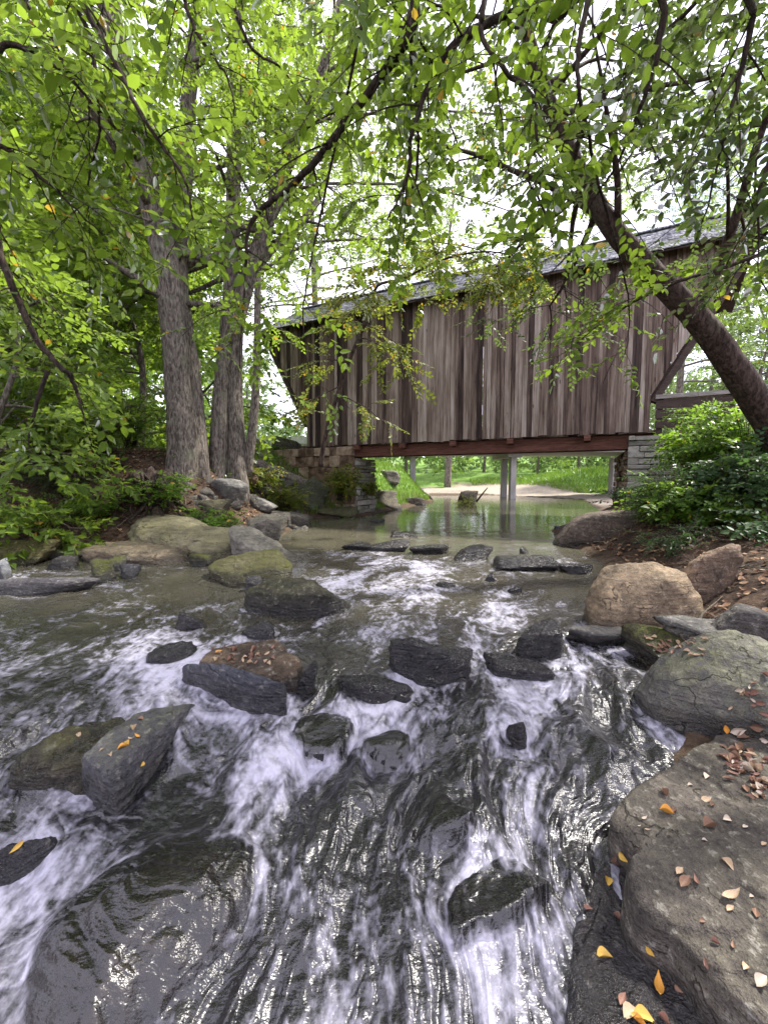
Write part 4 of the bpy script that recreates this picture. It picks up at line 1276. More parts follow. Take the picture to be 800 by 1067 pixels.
class Sprays:
    def __init__(s): s.p = []; s.d = []; s.u = []; s.s = []

    def add(s, p, d, u, sc): s.p.append(p); s.d.append(d); s.u.append(u); s.s.append(sc)

    def put(s, mb, tmpl, r_):
        if s.p: put_sprays(mb, tmpl, np.array(s.p), np.array(s.d), np.array(s.u), np.array(s.s), r_)


def unit(v): return v / (np.linalg.norm(v) + 1e-9)


def limb(wood, sp, path, radii, r_, n_sub, sub_len, per_sub, u0=.2, droop=.25, updir=.15, spread=1.0, scale=(.8, 1.2), jitter=.3, wsides=6, twigs=True, flat=.3, own=0, rough=.0):
    """draw a limb and grow side branches with leaf sprays on it"""
    path = np.asarray(path, float); radii = np.asarray(radii, float)
    wood.tube(path, radii, wsides, rough=rough, seed=float(path[0, 0]))
    n = len(path); ln = np.concatenate([[0], np.cumsum(np.linalg.norm(np.diff(path, axis=0), axis=1))]); L = ln[-1]
    for k in range(n_sub):
        u = u0 + (1 - u0) * (k + r_.uniform(.1, .9)) / n_sub
        i = min(n - 2, int(np.searchsorted(ln, u * L) - 1)); i = max(i, 0)
        f = (u * L - ln[i]) / (ln[i + 1] - ln[i] + 1e-9)
        p = path[i] * (1 - f) + path[i + 1] * f; rr = radii[i] * (1 - f) + radii[i + 1] * f
        tan = unit(path[i + 1] - path[i])
        side = unit(np.cross(tan, [0, 0, 1.0]) + 1e-6) * (1 if k % 2 else -1)
        d = unit(tan * r_.uniform(.3, .9) + side * spread * r_.uniform(.5, 1.1) + np.array([0, 0, updir + r_.normal(0, .3)]) + r_.normal(0, jitter, 3) * .5)
        sl = sub_len * r_.uniform(.55, 1.25) * (1.15 - .5 * u)
        tt = np.linspace(0, 1, 5)
        sub = p + np.outer(tt * sl, d) + np.outer(tt ** 2 * sl * droop, [0, 0, -1.0]) + np.cumsum(r_.normal(0, .02 * sl, (5, 3)), 0) * tt[:, None]
        wood.tube(sub, np.linspace(min(rr * .5, .004 + .007 * sl), .003, 5), 4)
        for q in range(per_sub):
            v = .18 + .82 * (q + r_.uniform(0, 1)) / per_sub
            pp = np.array([np.interp(v, tt, sub[:, c_]) for c_ in range(3)])
            ds = unit(d * .7 + side * r_.normal(0, .6) + r_.normal(0, .45, 3) * [1, 1, .45] + np.array([0, 0, -.12]))
            sp.add(pp, ds, unit(np.array([0, 0, 1.0]) + r_.normal(0, flat, 3)), r_.uniform(*scale))
    for q in range(own):
        v = u0 + (1 - u0) * (q + r_.uniform(0, 1)) / own
        pp = np.array([np.interp(v * L, ln, path[:, c_]) for c_ in range(3)])
        sp.add(pp, unit(r_.normal(0, 1, 3) * [1, 1, .4]), unit(np.array([0, 0, 1.0]) + r_.normal(0, flat, 3)), r_.uniform(*scale))


def auto_limbs(wood, sp, stem, srad, r_, n, u0, length, n_sub, sub_len, per_sub, elev=(15, 50), az=None, scale=(.8, 1.2), droop=.2, sides=6, flat=.3):
    ns = len(stem)
    for k in range(n):
        u = u0 + (1 - u0) * (k + r_.uniform(0, .9)) / n
        i = min(ns - 2, int(u * (ns - 1))); f = u * (ns - 1) - i
        p = stem[i] * (1 - f) + stem[i + 1] * f; rr = srad[i] * (1 - f) + srad[i + 1] * f
        a = r_.uniform(0, 2 * math.pi) if az is None else r_.uniform(*az)
        e = R(r_.uniform(*elev)); L = length * r_.uniform(.6, 1.2) * (1.1 - .55 * max(0, (u - u0) / (1 - u0 + 1e-6)))
        d = np.array([math.sin(a) * math.cos(e), math.cos(a) * math.cos(e), math.sin(e)])
        tt = np.linspace(0, 1, 8)
        path = p + np.outer(tt * L, d) + np.outer(tt ** 2 * L * droop, [0, 0, -1.0]) + np.cumsum(r_.normal(0, .03 * L, (8, 3)), 0) * tt[:, None]
        limb(wood, sp, path, np.linspace(rr * .42, .006, 8), r_, n_sub, sub_len, per_sub, .25, scale=scale, wsides=sides, flat=flat)


def px_path(pts, n=24):
    """pixels with distance -> smooth path in space"""
    P = np.array([at(a, b, c) for a, b, c in pts])
    return spline(P, n)


def finish_tree(root, wood, leaves_mb, bark, leafm, trunk_name='trunk', crown_name='crown', smooth_wood=True):
    inv = np.array(root.location)
    for mb in (wood, leaves_mb): mb.v = [q - inv for q in mb.v]
    t_ = wood.build(trunk_name, bark, root, smooth=smooth_wood)
    c_ = leaves_mb.build(crown_name, [leafm, bark], root)
    return t_, c_


# ------------------------------------------------------------------ left twin-stem trees
def stem_px(wood, pts, rpx, sides=22, n=50, rough=.10, ridges=.12, flare=1.25, seed=0):
    P = px_path(pts, n)
    Yd = np.interp(np.linspace(0, 1, n), np.linspace(0, 1, len(pts)), [q[2] for q in pts])
    rr = lerp1(rpx, n) * Yd / 430.0
    rr = rr * (1 + (flare - 1) * np.exp(-np.linspace(0, 1, n) * 15))
    wood.tube(P, rr, sides, rough=rough, ridges=ridges, seed=seed)
    return P, rr


r_ = np.random.default_rng(21)
b0 = at(198, 468, 9.6)
t1 = thing('tree', 'tall twin-stem tree with rough grey-brown bark and a reddish scar, left of the bridge', 'tree', tuple(b0 - [0, 0, .25]))
wd_, sp = MB(), Sprays()
A, ra_ = stem_px(wd_, [(188, 530, 9.5), (190, 460, 9.5), (186, 400, 9.5), (182, 350, 9.4), (174, 280, 9.3), (158, 210, 9.1), (140, 130, 8.9), (122, 40, 8.6), (108, -60, 8.3), (98, -170, 8.2)], [14.4, 13.6, 12.8, 12.4, 12.0, 10.8, 9.6, 8.0, 5.6, 2.4], seed=1)
B, rb_ = stem_px(wd_, [(209, 530, 9.8), (206, 460, 9.8), (200, 400, 9.8), (192, 340, 9.8), (186, 280, 9.8), (191, 200, 9.8), (197, 100, 9.8), (206, 0, 9.8), (214, -100, 9.8)], [9.35, 8.92, 8.5, 8.07, 8.07, 7.65, 6.8, 5.1, 2.55], seed=2)
auto_limbs(wd_, sp, A, ra_, r_, 17, .36, 3.6, 7, 1.5, 4, (-5, 45))
auto_limbs(wd_, sp, B, rb_, r_, 12, .42, 3.0, 7, 1.4, 4, (0, 45))
lv = MB(); sp.put(lv, SP_LO, r_)
finish_tree(t1, wd_, lv, M['bark'], M['leaf_mid'])
# the bare reddish scar on the trunk
b0 = at(238, 466, 10.3)
t2 = thing('tree', 'second twin-stem tree just right of the scarred one, its stems crossing low down', 'tree', tuple(b0 - [0, 0, .25]))
wd_, sp = MB(), Sprays()
C_, rc_ = stem_px(wd_, [(225, 530, 10.3), (228, 456, 10.3), (231, 400, 10.3), (237, 340, 10.3), (241, 280, 10.3), (243, 200, 10.2), (245, 110, 10.1), (247, 20, 10), (249, -80, 10)], [8.92, 8.07, 7.22, 6.8, 6.38, 6.38, 5.95, 4.67, 2.55], seed=3)
D_, rd_ = stem_px(wd_, [(249, 530, 10.5), (246, 455, 10.5), (244, 400, 10.5), (246, 340, 10.4), (258, 290, 10.3), (272, 250, 10.2), (288, 205, 10), (308, 150, 9.7), (326, 100, 9.4), (345, 40, 9.1), (360, -30, 8.9)], [8.92, 8.5, 7.65, 7.65, 7.65, 6.8, 5.95, 5.52, 4.67, 3.4, 2.12], seed=4)
E_, re_ = stem_px(wd_, [(258, 292, 10.3), (280, 262, 10.6), (300, 245, 10.9), (330, 210, 11.2), (352, 150, 11.4)], [5, 4.5, 4, 3, 1.5], flare=1, seed=5, sides=12)
auto_limbs(wd_, sp, C_, rc_, r_, 13, .42, 3.0, 7, 1.4, 5, (-5, 45))
auto_limbs(wd_, sp, D_, rd_, r_, 14, .46, 3.2, 7, 1.4, 5, (-10, 40))
auto_limbs(wd_, sp, E_, re_, r_, 7, .3, 2.6, 7, 1.2, 5, (-10, 40))
lv = MB(); sp.put(lv, SP_LO, r_)
finish_tree(t2, wd_, lv, M['bark'], M['leaf_mid'])

# ------------------------------------------------------------------ leaning tree on the right
r_ = np.random.default_rng(33)
b0 = at(862, 540, 6.3)
t3 = thing('tree', 'thick dark tree trunk leaning from the right bank up over the creek', 'tree', tuple(b0))
wd_, sp = MB(), Sprays()
Lp, lr = stem_px(wd_, [(870, 560, 6.3), (846, 515, 6.3), (800, 438, 6.15), (762, 380, 6.0), (735, 342, 5.9), (702, 307, 5.8), (672, 276, 5.75), (640, 240, 5.7), (612, 196, 5.6), (585, 140, 5.4), (566, 90, 5.2), (548, 30, 5.0), (530, -40, 4.8), (505, -140, 4.6)],
                [16.5, 15, 13, 12.2, 11.6, 10.8, 10, 9.2, 8.3, 7.4, 6.5, 5.4, 4.2, 2], sides=24, n=70, rough=.07, ridges=.05, seed=6)
L2, l2r = stem_px(wd_, [(722, 328, 5.85), (738, 300, 5.7), (752, 268, 5.5), (770, 215, 5.2), (792, 140, 4.9), (830, 40, 4.6), (860, -60, 4.4)], [5.4, 5, 4.4, 3.8, 3.2, 2.4, 1.4], flare=1, sides=16, seed=7)
auto_limbs(wd_, sp, Lp, lr, r_, 18, .52, 2.8, 8, 1.2, 4, (-25, 50), scale=(.7, 1.1))
auto_limbs(wd_, sp, L2, l2r, r_, 11, .3, 2.6, 8, 1.1, 4, (-25, 45), scale=(.7, 1.1))
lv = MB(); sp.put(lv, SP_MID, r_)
finish_tree(t3, wd_, lv, M['bark_brown'], M['leaf_shaded'])

# ------------------------------------------------------------------ trees that lean in from outside the picture
def near_tree(label, base, knee, limbs, seed, leafm, bark, tmpl, n_sub=11, sub_len=.8, per_sub=3, scale=(.65, 1.15), trunk_r=.17):
    r_ = np.random.default_rng(seed)
    root = thing('tree', label, 'tree', tuple(base))
    wd_, sp = MB(), Sprays()
    tp = spline([np.array(base), (np.array(base) * .6 + np.array(knee) * .4) + [.1, .05, .2], np.array(knee)], 24)
    wd_.tube(tp, np.linspace(trunk_r * 1.25, trunk_r * .7, 24), 16, rough=.08, ridges=.06, seed=seed)
    for lb in limbs:
        P = np.array([at(a, b, c) for a, b, c in lb['p']])
        if lb.get('from_knee', True):
            P = np.concatenate([[np.array(knee)], P])
        P = spline(P, 10 * len(P))
        rr = np.interp(np.linspace(0, 1, len(P)), np.linspace(0, 1, len(lb['r'])), lb['r']) * .8
        P = P + np.cumsum(r_.normal(0, .006, P.shape), 0) * np.linspace(0, 1, len(P))[:, None]
        limb(wd_, sp, P, rr, r_, lb.get('n', n_sub), lb.get('sl', sub_len), lb.get('ps', per_sub), lb.get('u0', .25), scale=scale, wsides=8, droop=lb.get('droop', .3), updir=lb.get('up', .05), rough=.1, own=lb.get('own', 10))
    lv = MB(); sp.put(lv, tmpl, r_)
    finish_tree(root, wd_, lv, bark, leafm)
    return root


near_tree('tree overhead whose long dark bough crosses the upper middle of the view', (2.9, .2, -.1), (2.2, 1.3, 5.2), [
    dict(p=[(610, -18, 3.3), (560, 4, 3.3), (512, 19, 3.3), (470, 48, 3.3), (436, 118, 3.4), (424, 178, 3.5), (400, 230, 3.6)], r=[.09, .05, .04, .034, .026, .017, .008], n=20, u0=.35),
    dict(p=[(520, -150, 3.0), (440, -60, 3.1), (432, 20, 3.2), (400, 72, 3.4), (346, 146, 3.7), (300, 195, 4.0), (264, 228, 4.2), (255, 300, 4.3), (251, 384, 4.35)], r=[.09, .06, .048, .042, .04, .036, .03, .016, .006], n=26, u0=.3, sl=.8),
    dict(p=[(560, -120, 2.9), (500, 15, 2.9), (520, 72, 2.9), (550, 106, 2.95), (552, 150, 3.0), (540, 185, 3.0), (560, 232, 3.1), (562, 268, 3.1)], r=[.06, .03, .02, .015, .013, .011, .008, .005], n=14, u0=.4, sl=.55),
    dict(p=[(480, -120, 3.6), (428, 10, 3.6), (431, 70, 3.6), (433, 140, 3.6), (425, 190, 3.6), (400, 188, 3.7)], r=[.06, .045, .035, .024, .014, .006], n=14, u0=.35, sl=.6),
    dict(p=[(360, -110, 2.9), (385, -10, 3.0), (372, 40, 3.0), (322, 280, 4.2), (318, 345, 4.4), (332, 412, 4.5)], r=[.05, .02, .015, .012, .01, .004], n=12, u0=.35, sl=.6),
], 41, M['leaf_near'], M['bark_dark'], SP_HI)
near_tree('tree at the right edge with drooping leafy twigs over the bridge roof', (4.8, 2.2, .9), (4.1, 2.6, 5.6), [
    dict(p=[(800, -60, 3.0), (783, 20, 3.0), (768, 85, 3.1), (752, 140, 3.2), (741, 185, 3.3), (722, 250, 3.5)], r=[.06, .03, .022, .016, .011, .005], n=20, sl=.7),
    dict(p=[(720, -90, 2.8), (690, 20, 2.9), (672, 100, 3.0), (640, 170, 3.3), (600, 230, 3.6)], r=[.06, .03, .02, .014, .005], n=20, sl=.7),
    dict(p=[(860, 60, 2.8), (815, 130, 2.9), (790, 210, 3.0), (800, 290, 3.1)], r=[.05, .025, .015, .005], n=15, sl=.6),
], 42, M['leaf_shaded'], M['bark_dark'], SP_HI, scale=(.5, .98))
near_tree('slender tree with sunlight painted into its leaves, hanging in front of the leaning trunk', (5.2, 3.6, 1.0), (4.7, 3.6, 5.0), [
    dict(p=[(640, -120, 2.6), (615, -20, 2.6), (600, 60, 2.7), (607, 130, 2.9), (640, 250, 3.6), (655, 330, 4.0), (645, 375, 4.1)], r=[.05, .03, .02, .015, .012, .008, .004], n=20, sl=.55, u0=.3),
    dict(p=[(905, 180, 3.4), (840, 240, 3.5), (770, 275, 3.7), (700, 300, 4.0), (640, 335, 4.2), (585, 375, 4.4)], r=[.05, .03, .022, .016, .01, .004], n=18, sl=.5, u0=.35),
], 45, M['leaf_near'], M['bark_dark'], SP_HI, trunk_r=.09, per_sub=2)  # brighter leaf material than its neighbours, painting in the sunlit look
near_tree('tree at the upper left edge with long thin dark arching branches', (-4.4, 1.2, .9), (-3.7, 1.8, 5.6), [
    dict(p=[(40, -110, 3.0), (84, 0, 3.0), (120, 65, 3.05), (150, 122, 3.1), (178, 165, 3.2), (200, 206, 3.3), (208, 250, 3.4), (216, 285, 3.4)], r=[.055, .028, .024, .02, .016, .012, .008, .004], n=18, sl=.6),
    dict(p=[(20, -80, 3.1), (74, 0, 3.2), (95, 45, 3.2), (102, 100, 3.2), (104, 150, 3.3), (88, 200, 3.4), (82, 240, 3.4)], r=[.05, .024, .02, .016, .012, .008, .004], n=16, sl=.6),
    dict(p=[(-60, 40, 2.9), (10, 45, 3.0), (60, 70, 3.1), (110, 120, 3.3), (165, 150, 3.6)], r=[.05, .026, .02, .012, .005], n=18, sl=.65),
    dict(p=[(-70, 130, 3.0), (0, 150, 3.1), (50, 190, 3.2), (110, 250, 3.5)], r=[.05, .026, .018, .005], n=16, sl=.65),
    dict(p=[(190, -120, 3.4), (186, -30, 3.5), (205, 40, 3.6), (240, 95, 3.8), (250, 150, 4.0)], r=[.05, .03, .02, .012, .004], n=18, sl=.7),
    dict(p=[(270, -150, 3.6), (240, -40, 3.8), (262, 40, 3.9), (300, 70, 4.1), (345, 130, 4.2)], r=[.05, .03, .02, .012, .004], n=18, sl=.7),
], 43, M['leaf_near'], M['bark_dark'], SP_HI)
near_tree('small tree at the left edge with a forked dark branch bending down to the bank', (-5.3, 3.2, 1.0), (-4.6, 3.3, 3.6), [
    dict(p=[(-30, 205, 3.6), (0, 268, 3.6), (22, 322, 3.6), (42, 362, 3.6), (62, 386, 3.6), (74, 402, 3.65), (80, 425, 3.7), (84, 446, 3.7)], r=[.055, .042, .036, .032, .028, .024, .016, .006], n=11, sl=.6, u0=.2),
    dict(p=[(50, 386, 3.61), (38, 420, 3.6), (31, 446, 3.6), (25, 468, 3.6)], r=[.022, .02, .014, .006], n=3, sl=.3, u0=.5, from_knee=False),
    dict(p=[(-30, 230, 4.2), (20, 290, 4.6), (60, 330, 5.0), (105, 352, 5.4)], r=[.04, .025, .016, .005], n=12, sl=.6),
    dict(p=[(-40, 300, 4.2), (20, 320, 4.8), (80, 290, 5.2)], r=[.04, .025, .005], n=11, sl=.6),
], 44, M['leaf_near'], M['bark_dark'], SP_HI, trunk_r=.09)

near_tree('slender tree beside the second twin-stem tree, its fine boughs reaching over the bridge roof', (-3.5, 10.6, 1.4), (-2.9, 9.9, 6.0), [
    dict(p=[(300, 205, 8.8), (380, 190, 8.3), (470, 200, 7.9), (570, 232, 7.5)], r=[.06, .04, .03, .02, .006], n=26, sl=1.2),
    dict(p=[(300, 150, 8.8), (400, 118, 8.3), (520, 122, 7.8), (610, 140, 7.4)], r=[.06, .04, .03, .02, .006], n=26, sl=1.3),
    dict(p=[(320, 255, 9.0), (400, 250, 8.6), (480, 258, 8.2), (548, 280, 7.9)], r=[.05, .035, .025, .016, .005], n=24, sl=1.0),
    dict(p=[(330, 90, 8.6), (430, 56, 8.1), (550, 60, 7.6)], r=[.05, .04, .025, .006], n=22, sl=1.3),
], 46, M['leaf_mid'], M['bark'], SP_LO, per_sub=4, scale=(.55, .95), trunk_r=.10)

# leaning yellow-green sapling in front of the left end of the bridge
r_ = np.random.default_rng(51)
b0 = at(338, 478, 9.6)
tg = thing('sapling', 'slender leaning sapling with yellow-green leaves in front of the left abutment', 'sapling', tuple(b0 - [0, 0, .2]))
wd_, sp = MB(), Sprays()
S_, sr_ = stem_px(wd_, [(334, 486, 9.6), (338, 460, 9.5), (352, 410, 9.3), (370, 360, 9.0), (386, 325, 8.8), (393, 298, 8.6), (420, 290, 8.2), (462, 270, 7.8), (505, 262, 7.5), (545, 268, 7.3)], [2.3, 2.1, 2, 1.8, 1.6, 1.4, 1.2, 1, .8, .5], sides=10, n=44, flare=1.2, seed=8)
auto_limbs(wd_, sp, S_, sr_, r_, 18, .18, 1.2, 5, .65, 3, (-25, 30), scale=(.75, 1.1), droop=.35)
lv = MB(); sp.put(lv, SP_LO, r_)
finish_tree(tg, wd_, lv, M['bark_brown'], M['leaf_vine'])

# ------------------------------------------------------------------ forest on the left and far trees: a few kinds, copied
def forest_tree(seed, h, r0, crown_r, low, nl, leafm, bark, tmpl=SP_FAR, n_sub=5, scale=(.7, 1.2), per=4, sub=1.6):
    r_ = np.random.default_rng(seed)
    root = thing('tree', 'x', 'tree', (0, 0, 0))
    wd_, sp = MB(), Sprays()
    st = spline(np.array([[0, 0, -.4], [r_.normal(0, .15), r_.normal(0, .15), h * .3], [r_.normal(0, .4), r_.normal(0, .4), h * .65], [r_.normal(0, .6), r_.normal(0, .6), h]]), 24)
    sr = np.linspace(r0, .03, 24)
    wd_.tube(st, sr, 10, rough=.1, seed=seed)
    auto_limbs(wd_, sp, st, sr, r_, nl, low, crown_r, n_sub, sub, per, (-5, 45), scale=scale, sides=5, flat=.5)
    lv = MB(); sp.put(lv, tmpl, r_)
    finish_tree(root, wd_, lv, bark, leafm)
    return root


kinds = [forest_tree(61, 14, .2, 3.6, .12, 30, M['leaf_far'], M['bark_far']),
         forest_tree(62, 16, .25, 4.0, .20, 32, M['leaf_far'], M['bark_far']),
         forest_tree(63, 11, .13, 2.8, .08, 26, M['leaf_mid'], M['bark_far']),
         forest_tree(64, 15, .24, 4.4, .10, 34, M['leaf_hazed'], M['bark_far'])]
kinds += [forest_tree(65, 21, .24, 4.6, .34, 34, M['leaf_mid'], M['bark'], SP_LO, 8, (.8, 1.3), 5, 1.7)]
used_k = [0] * 5
spots = [
    # forest on the left bank
    (2, -6.6, 11.2, .8, 'young leafy tree close behind the left bank undergrowth', 'forest trees on the left bank'),
    (0, -9.2, 10.4, .9, 'leafy tree at the left edge behind the forked dark branch', 'forest trees on the left bank'),
    (2, -8.6, 13.4, 1.0, 'slim tree filling the gap left of the scarred twin-stem tree', 'forest trees on the left bank'),
    (1, -12.5, 13.6, .95, 'tall tree deep in the left-hand forest', 'forest trees on the left bank'),
    (0, -7.4, 16.4, .9, 'bright tree directly behind the scarred twin-stem tree', 'forest trees on the left bank'),
    (1, -15.5, 17, 1.0, 'big tree at the far left of the forest', 'forest trees on the left bank'),
    (2, -11.2, 18.5, 1.2, 'light green tree in the second row of the left forest', 'forest trees on the left bank'),
    (0, -17, 23, 1.1, 'tree in the third row of the forest at far left', 'forest trees on the left bank'),
    (1, -12.5, 25, 1.05, 'tree in the third row behind the scarred twin-stem tree', 'forest trees on the left bank'),
    (0, -22, 20, 1.1, 'outermost tree of the left forest', 'forest trees on the left bank'),
    (1, -20, 31, 1.1, 'tree at the back of the left forest', 'forest trees on the left bank'),
    (2, -6.4, 6.9, .55, 'bushy young tree low on the left bank by the picture edge', 'forest trees on the left bank'),
    (2, -8.4, 8.2, .7, 'young tree behind the low bushy one at the left edge', 'forest trees on the left bank'),
    # beyond the covered bridge
    (4, -3.2, 20.5, .95, 'tall airy tree rising behind the left half of the bridge roof', 'far trees beyond the bridges'),
    (4, 6.2, 40.5, 1.5, 'very tall airy tree far off, rising behind the middle of the bridge roof', 'far trees beyond the bridges'),
    (4, 17.0, 24.0, 1.05, 'tall airy tree rising behind the right end of the bridge roof', 'far trees beyond the bridges'),
    (3, -14.5, 46, .9, 'pale green tree beyond the meadow at the left end of the bridge', 'far trees beyond the bridges'),
    (3, -19.5, 52, 1.0, 'pale tree behind the meadow, further left', 'far trees beyond the bridges'),
    (3, -9, 50, .8, 'pale rounded tree hidden mostly by the left end of the bridge', 'far trees beyond the bridges'),
    (0, -3, 44, .8, 'green tree seen under the bridge above the grassy bank', 'far trees beyond the bridges'),
    (1, 2.5, 47, .8, 'green tree seen under the bridge between the two piers', 'far trees beyond the bridges'),
    (0, 7, 45, .75, 'green tree seen under the bridge left of the double pier', 'far trees beyond the bridges'),
    (1, 12, 50, .8, 'tree seen under the bridge right of the double pier', 'far trees beyond the bridges'),
    (0, 17, 46, .75, 'tree standing behind the gravel bar', 'far trees beyond the bridges'),
    (1, 23, 49, .8, 'tree behind the gravel bar beside the rusty abutment face', 'far trees beyond the bridges'),
    (3, 22, 24, .75, 'pale green tree right of the leaning trunk', 'far trees beyond the bridges'),
    (3, 27.5, 31, 1.0, 'pale green tree high on the right slope', 'far trees beyond the bridges'),
    (3, 18.2, 27, .62, 'pale green tree seen through the gap under the slanted bridge end', 'far trees beyond the bridges'),
    (3, 32, 33, 1.1, 'pale green tree at the right edge of the picture', 'far trees beyond the bridges'),
    (3, 23, 38, .9, 'tall pale tree behind the approach railing', 'far trees beyond the bridges'),
    (3, 35, 46, 1.2, 'pale tree furthest back on the right slope', 'far trees beyond the bridges'),
    (0, -26, 40, 1.1, 'tree at the far back of the left forest edge', 'far trees beyond the bridges'),
]
for (k, tx, ty, sc_, lab, grp) in spots:
    o = kinds[k] if not used_k[k] else copy_tree(kinds[k])
    used_k[k] = 1
    o.location = (tx, ty, float(GH(np.array([tx]), np.array([ty]))[0]) - .1)
    o.rotation_euler = (0, 0, float(rng.uniform(0, 6.28))); o.scale = (sc_, sc_, sc_)
    tag(o, lab, 'tree', grp)

# far wood closing the view: one mass of leafy crowns
r_ = np.random.default_rng(71)
lv = MB(); sp = Sprays()
for k in range(2600):
    a = r_.uniform(-60, 62); rad = r_.uniform(62, 85)
    p = np.array([math.sin(R(a)) * rad, math.cos(R(a)) * rad, 0]); g_ = float(GH(p[0:1], p[1:2])[0])
    p[2] = g_ + r_.uniform(0, 1) ** .8 * (8.5 + 3.5 * math.sin(a * .21) + 2 * math.sin(a * .63))
    sp.add(p, unit(r_.normal(0, 1, 3)), unit(np.array([0, -.6, 1.0]) + r_.normal(0, .5, 3)), r_.uniform(2.2, 4.2))
sp.put(lv, SP_FAR, r_)
fw = lv.build('distant_woods', [M['leaf_hazed'], M['bark_far']])
tag(fw, 'mass of far woods in haze-tinted pale green behind the bridges', kind='stuff')
# ------------------------------------------------------------------ shrubs
def gz(x, y): return float(GH(np.array([float(x)]), np.array([float(y)]))[0])


def shrub(label, px, py, Y, height, radius, n_stems, tmpl, leafm, seed, scale=(.7, 1.1), per=7, cat='shrub', name='shrub', droop=.25, lean=(0, 0), flat=.35, zoff=0.0):
    r_ = np.random.default_rng(seed)
    p0 = at(px, py, Y); g_ = gz(p0[0], p0[1])
    base = np.array([p0[0], p0[1], g_ - .03 + zoff])
    root = thing(name, label, cat, tuple(base))
    wd_, sp = MB(), Sprays()
    for k in range(n_stems):
        a = r_.uniform(0, 2 * math.pi); rad = radius * math.sqrt(r_.uniform(.05, 1))
        tip = base + np.array([math.sin(a) * rad + lean[0], math.cos(a) * rad * .8 + lean[1], height * r_.uniform(.55, 1.05) * (1 - .35 * (rad / radius) ** 2)])
        mid = base * .55 + tip * .45 + np.array([0, 0, .18 * height])
        P = spline([base + r_.normal(0, .06, 3) * [1, 1, 0], mid, tip], 9)
        wd_.tube(P, np.linspace(.006 + .004 * height, .003, 9), 4)
        d = unit(tip - mid)
        for q in range(per):
            v = .28 + .72 * (q + r_.uniform(0, 1)) / per
            pp = P[min(8, int(v * 8))] + r_.normal(0, .03, 3)
            ds = unit(np.array([d[0], d[1], d[2] * .3]) * .5 + r_.normal(0, .7, 3) * [1, 1, .35] + [0, 0, -.1])
            sp.add(pp, ds, unit(np.array([0, 0, 1.0]) + r_.normal(0, flat, 3)), r_.uniform(*scale))
    lv = MB(); sp.put(lv, tmpl, r_)
    finish_tree(root, wd_, lv, M['bark_brown'], leafm, 'stems', 'foliage')
    return root


# right bank
shrub('bright green leafy shrub in front of the approach railing', 735, 470, 8.6, 2.3, .95, 60, SP_MID, M['leaf_shrub'], 301)
shrub('bright shrub under the leaning trunk at the right edge', 778, 475, 7.2, 2.1, 1.0, 56, SP_MID, M['leaf_shrub'], 302)
shrub('leafy shrub beside the stone abutment, lit yellow-green', 735, 500, 8.8, 1.6, .7, 40, SP_MID, M['leaf_shrub'], 303)
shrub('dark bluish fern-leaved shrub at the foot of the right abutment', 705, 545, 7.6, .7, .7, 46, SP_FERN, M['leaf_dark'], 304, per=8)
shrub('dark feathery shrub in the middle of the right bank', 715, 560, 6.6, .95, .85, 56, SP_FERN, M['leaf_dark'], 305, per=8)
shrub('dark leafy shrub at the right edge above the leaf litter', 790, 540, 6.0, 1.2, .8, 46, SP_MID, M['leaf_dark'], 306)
shrub('dense shrub behind the leaning trunk on the right', 830, 470, 8.2, 2.2, 1.3, 50, SP_MID, M['leaf_shrub'], 307)
shrub('shrub filling the bank between the railing and the leaning trunk', 742, 505, 7.8, 1.8, 1.0, 54, SP_MID, M['leaf_shrub'], 308)
shrub('little broad-leaved plant above the tan boulder', 728, 560, 6.1, .38, .28, 10, SP_MID, M['leaf_shrub'], 309, per=4, cat='plant', name='plant')
shrub('small bright plant at the far right edge of the litter', 798, 612, 4.9, .4, .3, 10, SP_MID, M['leaf_dark'], 310, per=4, cat='plant', name='plant')
shrub('low dark ferny shrub overhanging the brown hump by the pool', 700, 562, 7.0, .5, .6, 34, SP_FERN, M['leaf_dark'], 311, per=8)
shrub('green leafy shrub in the lower middle of the right bank', 712, 570, 6.3, .9, .75, 44, SP_MID, M['leaf_shrub'], 312)
shrub('green shrub low at the right edge above the grey flat stone', 778, 572, 5.8, 1.0, .75, 46, SP_MID, M['leaf_dark'], 313)
shrub('small leafy plant just behind the split rust-brown slab', 770, 578, 5.5, .5, .4, 18, SP_MID, M['leaf_shrub'], 314, per=5, cat='plant', name='plant', scale=(.5, .9))
shrub('low dark plant on the litter above the tan boulder', 705, 585, 5.5, .35, .45, 20, SP_FERN, M['leaf_dark'], 315, per=5, cat='plant', name='plant')
# left bank
shrub('low leafy shrub spreading above the flat brown rock', 95, 535, 8.0, .5, .9, 30, SP_MID, M['leaf_shrub'], 321, scale=(.45, .75))
shrub('dull green scrub at the left edge of the bank', 20, 545, 7.6, .6, .9, 34, SP_MID, M['leaf_shrub'], 322, scale=(.45, .75))
shrub('bright sapling with layered sprays in front of the root mass', 160, 498, 8.4, .9, .8, 24, SP_MID, M['leaf_shrub'], 323, scale=(.5, .85), flat=.2)
shrub('layered leafy sapling high on the left bank', 105, 475, 9.2, 1.7, 1.1, 36, SP_MID, M['leaf_shrub'], 324, scale=(.5, .85), flat=.2)
shrub('leafy bush at the left edge halfway up the bank', 30, 485, 8.6, 1.7, 1.2, 38, SP_MID, M['leaf_shrub'], 325, scale=(.5, .85), flat=.2)
shrub('grey-green scrub between the left bushes', 70, 515, 8.3, .9, .9, 34, SP_FERN, M['leaf_dark'], 326, per=8)
shrub('green bush right behind the root mass', 135, 452, 10.2, 1.8, 1.0, 34, SP_MID, M['leaf_shrub'], 327, scale=(.5, .85), flat=.2)
shrub('leafy tuft at the foot of the twin-stem trees', 222, 505, 8.6, .55, .4, 16, SP_MID, M['leaf_shrub'], 328, per=5)
